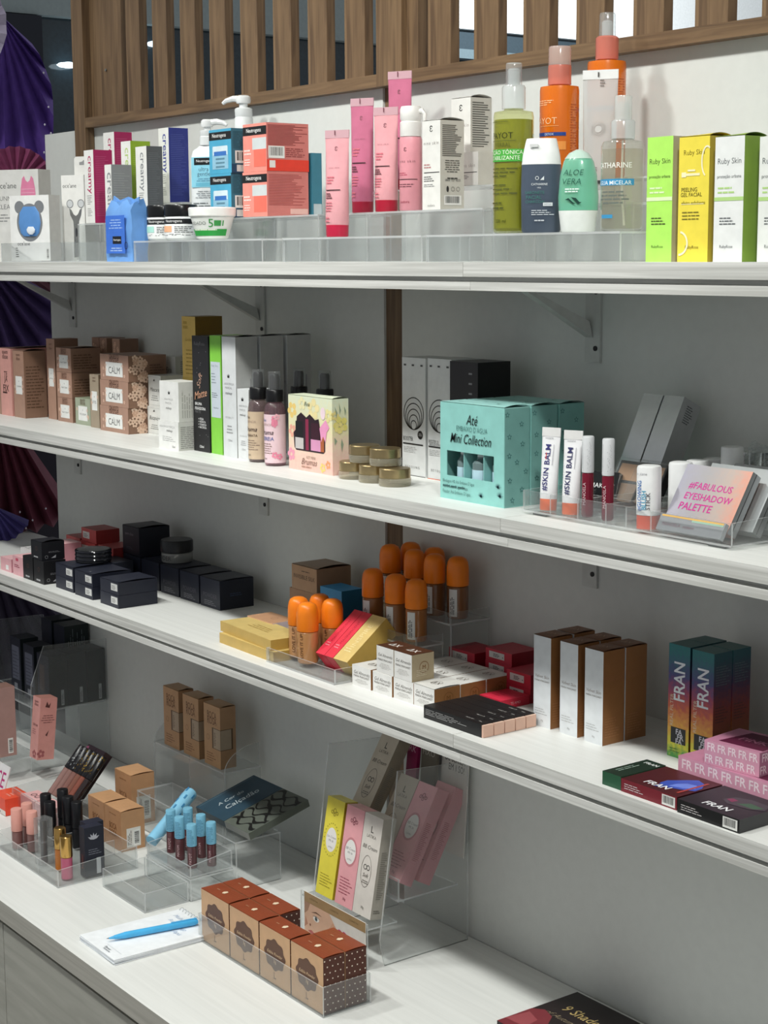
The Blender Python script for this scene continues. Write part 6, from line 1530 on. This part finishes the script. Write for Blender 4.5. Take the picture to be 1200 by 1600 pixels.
o = tag(obj('blue_mascara', MB().tube([(0, 0, 0), (0, 0, .055), (0, 0, .06), (0, 0, .125), (0, 0, .128)], [.0108, .0108, .0118, .0118, .0105], mat('#8cc8e6', .3), 20), None, (-2.428, -.255, C0 + .0535), (math.radians(-66), 0, math.radians(24)), smooth=True), 'light blue mascara lying slanted behind the blue capped tubes', 'mascara')
for i in range(16):
    a = i * 2.4; z = .066 + i * .0035
    obj('embossed_dash', MB().box(-.0015, .0015, -.0006, .0006, 0, .009, '#3f86b4'), o, (.0119 * math.cos(a), .0119 * math.sin(a), z), (0, 0, a + math.pi / 2))
# tilted palettes
TL = (math.radians(12), 0, math.radians(0))
def k_wave(p):
    W, H = p.F['T'][1:]
    for k in range(7):
        pts = []
        for i in range(17):
            t = i / 16; pts.append((.03 + .94 * t, .1 + k * .13 + .05 * math.sin(t * 12 + (k % 2) * 2.2)))
        lo = [(u, min(.99, v + .045 + .02 * math.sin(u * 9 + k))) for u, v in reversed(pts)]
        n = len(pts)
        p.put('T', [(u * W, v * H) for u, v in pts + lo], [(i, i + 1, 2 * n - 2 - i, 2 * n - 1 - i) for i in range(n - 1)], '#121313')
TLT = (math.radians(16), 0, 0)
def city(label, x, w_, col, front, deco):
    L = .122
    o = obj('city_palette', MB().box(-w_ / 2, w_ / 2, -L / 2, L / 2, 0, .0125, col, {'F': front}), None, (x, -.172 + L / 2 * .961, C0 + .0895 + L / 2 * .2756), TLT)
    tag(o, label, 'palette', 'tilted palettes on the clear riser')
    p = Pr(w_, L, .0125); deco(p); p.done(o)
city('flat palette with black wave pattern resting on the clear riser', -2.283, .0765, mat('#5c625a', .35), mat('#8a8a84', .3), k_wave)
city('flat dark teal palette with silver script resting on the clear riser', -2.3685, .092, mat('#2c4656', .3), mat('#2a3a44', .3), lambda p: (p.text('T', 'Calçadão', .62, .5, .56, '#b4c0c4', rot=90, shear=.3, bold=.006), p.text('T', 'A Cor do', .36, .42, .44, '#b4c0c4', rot=90, shear=.3, bold=.006), p.rect('T', .05, .03, .062, .97, '#6a8088')))

# ---- display with cream cartons
dd = empty('display_stand', (-1.97, -.1, C0)); tag(dd, 'clear acrylic display stand with tubes of cream and a portrait card', 'display stand')
sp = [(.088, 0), (.088, .281), (-.044, .291), (-.057, .186), (-.078, .04), (-.07, 0)]
for x in (-.09, .086):
    acr_panel('side_panel', dd, sp, 'x', x, x + .003)
def dp(name, pts, axis, a0, a1): return acr_panel(name, dd, pts, axis, a0, a1)
dp('tier_floor', [(-.087, -.097), (.086, -.097), (.086, -.045), (-.087, -.045)], 'z', .06, .0625)
dp('tier_floor', [(-.087, -.04), (.086, -.04), (.086, .07), (-.087, .07)], 'z', .0905, .093)
dp('tier_floor', [(-.087, -.03), (-.028, -.03), (-.028, .03), (-.087, .03)], 'z', .1525, .155)
dp('tier_lip', [(-.02, .0905), (.086, .0905), (.086, .125), (-.02, .125)], 'y', -.043, -.04)
dp('front_plate', [(-.087, 0), (.086, 0), (.086, .07), (-.087, .07)], 'y', -.1, -.0975)
cd = obj('portrait_card', MB().box(-.0735, .0855, -.1018, -.1008, .002, .073, mat('#e2ddd6', .4), {'F': mat('#e6e1da', .35)}), dd)
cd['label'] = 'portrait card of a face with a tan band'
p = Pr(faces={'F': (lambda u, v, q: (-.0735 + u, -.1018 - q, .002 + v), .159, .071)})
p.rect('F', 0, .78, 1, 1, '#a88a62')
for u in (.16, .5, .82): p.text('F', 'CORRETIVA', u, .89, .14, '#6a5434', bold=.0)
p.poly('F', [(.0, .0), (.0, .78), (.42, .78), (.5, .6), (.5, .3), (.4, .05), (.36, 0)], '#dfb79c'); p.poly('F', [(.0, .5), (0, .78), (.1, .78), (.06, .6)], '#b08a72')
p.poly('F', [(.02, .46), (.06, .3), (.0, .2)], '#c08a72'); p.ell('F', .2, .5, .008, '#f2ece6', .0045); p.ell('F', .2, .5, .0035, '#6a7a7c', n=12); p.ell('F', .2, .5, .0015, '#1c1c1e', n=8)
p.poly('F', [(.12, .6), (.2, .66), (.3, .62), (.2, .63)], '#6a4c3a'); p.poly('F', [(.14, .54), (.2, .565), (.27, .53), (.2, .55)], '#4a3328'); p.poly('F', [(.42, .46), (.48, .62), (.53, .55), (.5, .36), (.44, .34)], '#d6a488'); p.poly('F', [(.06, .16), (.12, .2), (.18, .15), (.12, .11)], '#b8605c'); p.ell('F', .1, .31, .002, '#8a5844', n=8)
p.text('F', 'BB', .64, .45, .14, '#c02c70', bold=.03); p.text('F', 'CREAM', .72, .2, .26, '#c02c70', bold=.02); p.poly('F', [(.9, .2), (.93, .5), (.95, .5), (.96, .2)], '#e0b49c')
p.done(cd)
# cartons
def oval(p, v, rim, ring_t, t1='BB Cream', dots=False):
    W, H = p.F['F'][1:]
    p.ell('F', .5, v, .0165, rim, .022); p.ell('F', .5, v, .0135, '#eceae6', .0185); p.text('F', t1, .5, v + .03, .52, '#6a6468', shear=.25, bold=-.005); p.text('F', 'FPS 30', .5, v - .01, .26, '#55505a', bold=.0); p.text('F', 'LATIKA', .5, v - .075, .26, '#8a868a')
def k_sun_c(p):
    W, H = p.F['F'][1:]
    for a in range(24):
        t = 2 * math.pi * a / 24; p.ell('F', .5 + .0185 * math.cos(t) / W, .58 + .025 * math.sin(t) / H, .001, '#7d7622', n=6); p.k -= 1
    p.k += 1
    oval(p, .58, '#e8da50', 0, 'Sun Cream'); scroll(p, '#8a7a1c'); p.lines('F', .15, .1, .85, .24, 5, '#a89a2c', .25, 3)
def scroll(p, c):
    for u, v, r_ in ((.36, .86, .0028), (.5, .88, .0035), (.64, .86, .0028), (.5, .84, .0025)): p.ring('F', u, v, r_, .0009, c)
def k_pkc(p): oval(p, .55, '#c9858c', 0); scroll(p, '#7a2c40'); p.lines('F', .15, .12, .85, .3, 6, '#a0485c', .25, 3); p.text('F', '30g', .5, .07, .16, '#7a2c40'); p.lines('R', .2, .25, .75, .65, 22, '#9a4a58', .4, 3)
def k_lc(p):
    p.text('F', 'L', .5, .86, .13, '#3a3630', bold=.01); p.text('F', 'LATIKA', .5, .79, .5, '#5a564e', bold=-.005); p.text('F', 'BB Cream', .5, .68, .78, '#3a3630', shear=.3, bold=-.008)
    p.ring('F', .45, .44, .0125, .0008, '#6a665e', .024); p.ring('F', .38, .48, .004, .001, '#2a2826'); p.ring('F', .54, .48, .004, .001, '#2a2826'); p.text('F', 'Soft', .45, .4, .3, '#4a463e', shear=.3); p.lines('F', .25, .32, .68, .36, 2, '#6a665e', .4, 3, 'c'); p.text('F', '30g', .5, .08, .16, '#6a665e')
    p.lines('R', .2, .2, .75, .68, 26, '#77736a', .4, 3); p.lines('R', .15, .06, .8, .1, 2, '#77736a', .5)
def cream(label, x, y, z, col, deco, lean, group='leaning cream cartons in the display'):
    o = obj('cream_carton', MB().box(-.0225, .0225, -.012, .012, 0, .15, col['*'], {k: M(v) for k, v in col.items() if k != '*'}), None, (x, y, z), (math.radians(-lean), 0, 0))
    tag(o, label, 'box', group)
    p = Pr(.045, .024, .15); deco(p); p.done(o)
    return o
YE = {'*': '#e6d84a', 'R': '#b8a428', 'T': '#ece07a'}; PC = {'*': '#e8a6ac', 'R': '#c4828a', 'T': '#f0bcbc'}; WC = {'*': '#dcd6ce', 'R': '#a8a298', 'T': '#e4dfd8'}; BCN = {'*': '#c4b9a8', 'R': '#8d8272', 'T': '#a89c8c'}
F0 = (-.172, C0 + .0665)
cream('yellow sun cream carton at the front of the display', -2.0175, F0[0], F0[1], YE, k_sun_c, 10)
cream('pink cream carton at the front of the display', -1.9665, F0[0], F0[1], PC, k_pkc, 10)
cream('white cream carton at the front of the display', -1.9205, F0[0], F0[1], WC, k_lc, 10)
cream('pink cream carton leaning last in the rear tier', -1.9155, -.0875, .7215, PC, k_pkc, 29)
cream('pink cream carton leaning in front of another pink one in the rear tier', -1.9155, -.1225, .7275, PC, k_pkc, 29)
cream('beige cream carton leaning in the rear tier left of the pinks', -1.9655, -.119, .7265, BCN, k_lc, 29)
cream('beige cream carton standing highest at the left of the display', -2.0225, -.115, .782, BCN, k_lc, 31)
o = tag(obj('fix_carton', MB().box(-.013, .013, -.003, .003, 0, .12, mat('#8e1c50', .4)), None, (-2.003, -.028, C0 + .2), (math.radians(-6), 0, 0)), 'magenta carton with pale letters just under the third shelf', 'box'); p = Pr(.026, .006, .12); p.text('F', 'RK', .5, .62, .7, '#d9a8bc', shear=.2); p.done(o)
o = tag(obj('fix_carton', MB().box(-.018, .018, -.003, .003, 0, .12, mat('#6a6458', .4)), None, (-1.965, -.024, C0 + .19), (math.radians(-4), 0, 0)), 'dark grey carton lettered fixo under the third shelf', 'box'); p = Pr(.036, .006, .12); p.text('F', 'FIXO', .5, .72, .8, '#b9b4a8', bold=-.005); p.done(o)
o = tag(obj('slogan_card', MB().box(-.032, .032, -.0008, .0008, 0, .17, mat('#cfccc4', .4)), None, (-1.915, -.019, C0 + .13), (math.radians(-4), 0, 0)), 'white slogan card at the back of the display', 'sign')
p = Pr(.064, .0016, .17)
for i, (t, w_) in enumerate((('5 PASSOS', .62), ('DE BELEZA', .74), ('EM 1 SÓ!', .58))): p.text('F', t, .45 + .06 * i, .93 - .07 * i, w_, '#3c3830', bold=-.002, tall=1.5)
p.done(o)

# ---- powder boxes in the low tray
acr_tray('low clear tray with brown polka dot powder boxes', -2.1285, -1.7945, -.3395, -.258, C0, .044, .044, name='acrylic_tray', t=.0018)
DOT = mat('#7a3a22', .4)
def k_pow(p):
    pts = []
    W, H = p.F['F'][1:]
    for i in range(48):
        a = 2 * math.pi * i / 48; r_ = 1 + .07 * math.cos(8 * a)
        pts.append((.5 + .0265 * r_ * math.cos(a) / W, .55 + .0225 * r_ * math.sin(a) / H))
    p.poly('F', pts, '#5c3a26'); p.text('F', 'Edible Powder', .5, .57, .5, '#d9b890', shear=.3, bold=-.002); p.text('F', '3g', .5, .42, .08, '#d9b890'); p.text('F', 'L', .5, .17, .07, '#6a4a30'); p.lines('F', .43, .1, .57, .12, 1, '#8a6a4c', .6)
    rr = random.Random(3)
    for face, nx, ny in (('R', 4, 9),):
        for j in range(ny):
            for i in range(nx):
                p.ell(face, (i + .5 + (.25 if j % 2 else -.25)) / nx, (j + .5) / ny, .0011, '#efe2d2', n=8); p.k -= 1
    p.k += 1
    for j in range(4):
        for i in range(9):
            p.ell('T', (i + .5 + .25 * (j % 2)) / 9.5, (j + .5) / 4, .0006, '#9a5a40', n=5); p.k -= 1
    p.k += 1
    p.poly('T', [(.46, .5), (.5, .35), (.56, .4), (.56, .6), (.5, .65)], '#e9d2b4'); p.lines('T', .24, .45, .4, .55, 1, '#b07a5c', .6)
POW = {'*': '#6e2f1c', 'F': '#c9a078', 'R': '#4f2415', 'T': '#8c4226'}
for i in range(4):
    carton('powder_box', 'brown topped powder box in the low tray, %s of the front row' % ('first from the notepad', 'second from the notepad', 'third from the notepad', 'last')[i], 'box', (-2.0458 + i * .0823, -.3352, C0 + .002, .0795, .0355, .081), POW, k_pow, flap=.0012, group='brown topped powder boxes')
for i, n_ in ((0, 'first from the notepad'), (1, 'second from the notepad'), (3, 'last')):
    carton('powder_box', 'brown topped powder box in the low tray, %s of the back row' % n_, 'box', (-2.0458 + i * .0823, -.298, C0 + .002, .0795, .0355, .081), POW, k_pow, flap=.0012, group='brown topped powder boxes')

# ---- notepad and pen
npd = empty('notepad', (-2.18, -.395, C0), math.radians(0)); tag(npd, 'white spiral notepad with faint blue writing', 'notepad')
npd.rotation_euler = (0, 0, math.radians(-1))
for i in range(5):
    obj('page', MB().box(-.058, .058, -.09, .09, .0017 * i, .0017 * i + .0014, mat('#dfe3e8' if i < 4 else '#eef1f4', .6)), npd, (0, 0, .0003), math.radians((0.8, -.6, .5, .9, 0)[i]))
for i in range(13):
    a = [(-.054 + .009 * i, .0845 + .0045 * math.cos(t), .0055 + .006 * math.sin(t)) for t in [j * math.pi / 6 for j in range(11)]]
    obj('spiral_ring', MB().tube(a, .0005, metal('#c9cccc', .3), 5), npd)
p = Pr(faces={'T': (lambda u, v, q: (-.058 + u, -.09 + v, .0086 + q), .116, .18)})
p.text('T', 'Mulher', .3, .86, .3, '#a9bcd8', shear=.4, bold=-.015, rot=0); p.text('T', 'Makeup', .55, .76, .34, '#a9bcd8', shear=.4, bold=-.015); p.text('T', 'Payot lapis', .6, .68, .42, '#a9bcd8', shear=.4, bold=-.015); p.text('T', 'Base 2', .35, .78, .22, '#b4c4dc', shear=.4, bold=-.015)
p.text('T', 'Planner', .62, .07, .16, '#5a6068', bold=0); p.text('T', 'Feminino', .66, .045, .18, '#5a6068', bold=0); p.rect('T', .5, .1, .9, .102, '#a8b0b8'); p.done(npd)
pen = empty('ballpoint_pen', (-2.1885, -.4645, C0 + .0144)); tag(pen, 'bright blue ballpoint pen lying on the notepad', 'pen')
pen.rotation_euler = (0, 0, math.atan2(.146, .026))
BP = mat('#4fb4ea', .3)
obj('barrel', MB().add(*(lambda b: (b.v, b.f))(MB().tube([(.012, 0, 0), (.03, 0, 0), (.14, 0, 0), (.1455, 0, 0)], [.003, .0052, .0052, .0036], BP, 12)), BP), pen, smooth=True)
obj('cone', MB().tube([(.0035, 0, 0), (.0119, 0, 0)], [.0012, .0026], BP, 12), pen, smooth=True)
obj('tip', MB().tube([(0, 0, 0), (.0034, 0, 0)], [.0004, .0011], metal('#b9bcbc', .25), 8), pen, smooth=True)
obj('clip', MB().box(.103, .144, -.0015, .0015, .0045, .0062, BP), pen)

# ---- palette at the bottom right
def k_nine(p):
    p.text('T', '9 Shades', .52, .68, .6, '#d9bd7a', shear=.1, bold=.004, tall=1.2); p.text('T', 'of Autumn', .4, .5, .5, '#9a8a70', shear=.5, bold=-.018)
    p.poly('T', [(0, 0), (.4, 0), (.5, .2), (.3, .45), (.12, .5), (0, .42)], '#7a2c34'); p.poly('T', [(0, .1), (.3, .12), (.26, .3), (.05, .36)], '#9c4a50')
carton('nine_shade_palette', 'dark brown shade palette with gold lettering at the bottom right', 'palette', (-1.503, -.171, C0 + .0005, .123, .147, .012), {'*': '#1c1213', 'T': '#211516'}, k_nine)
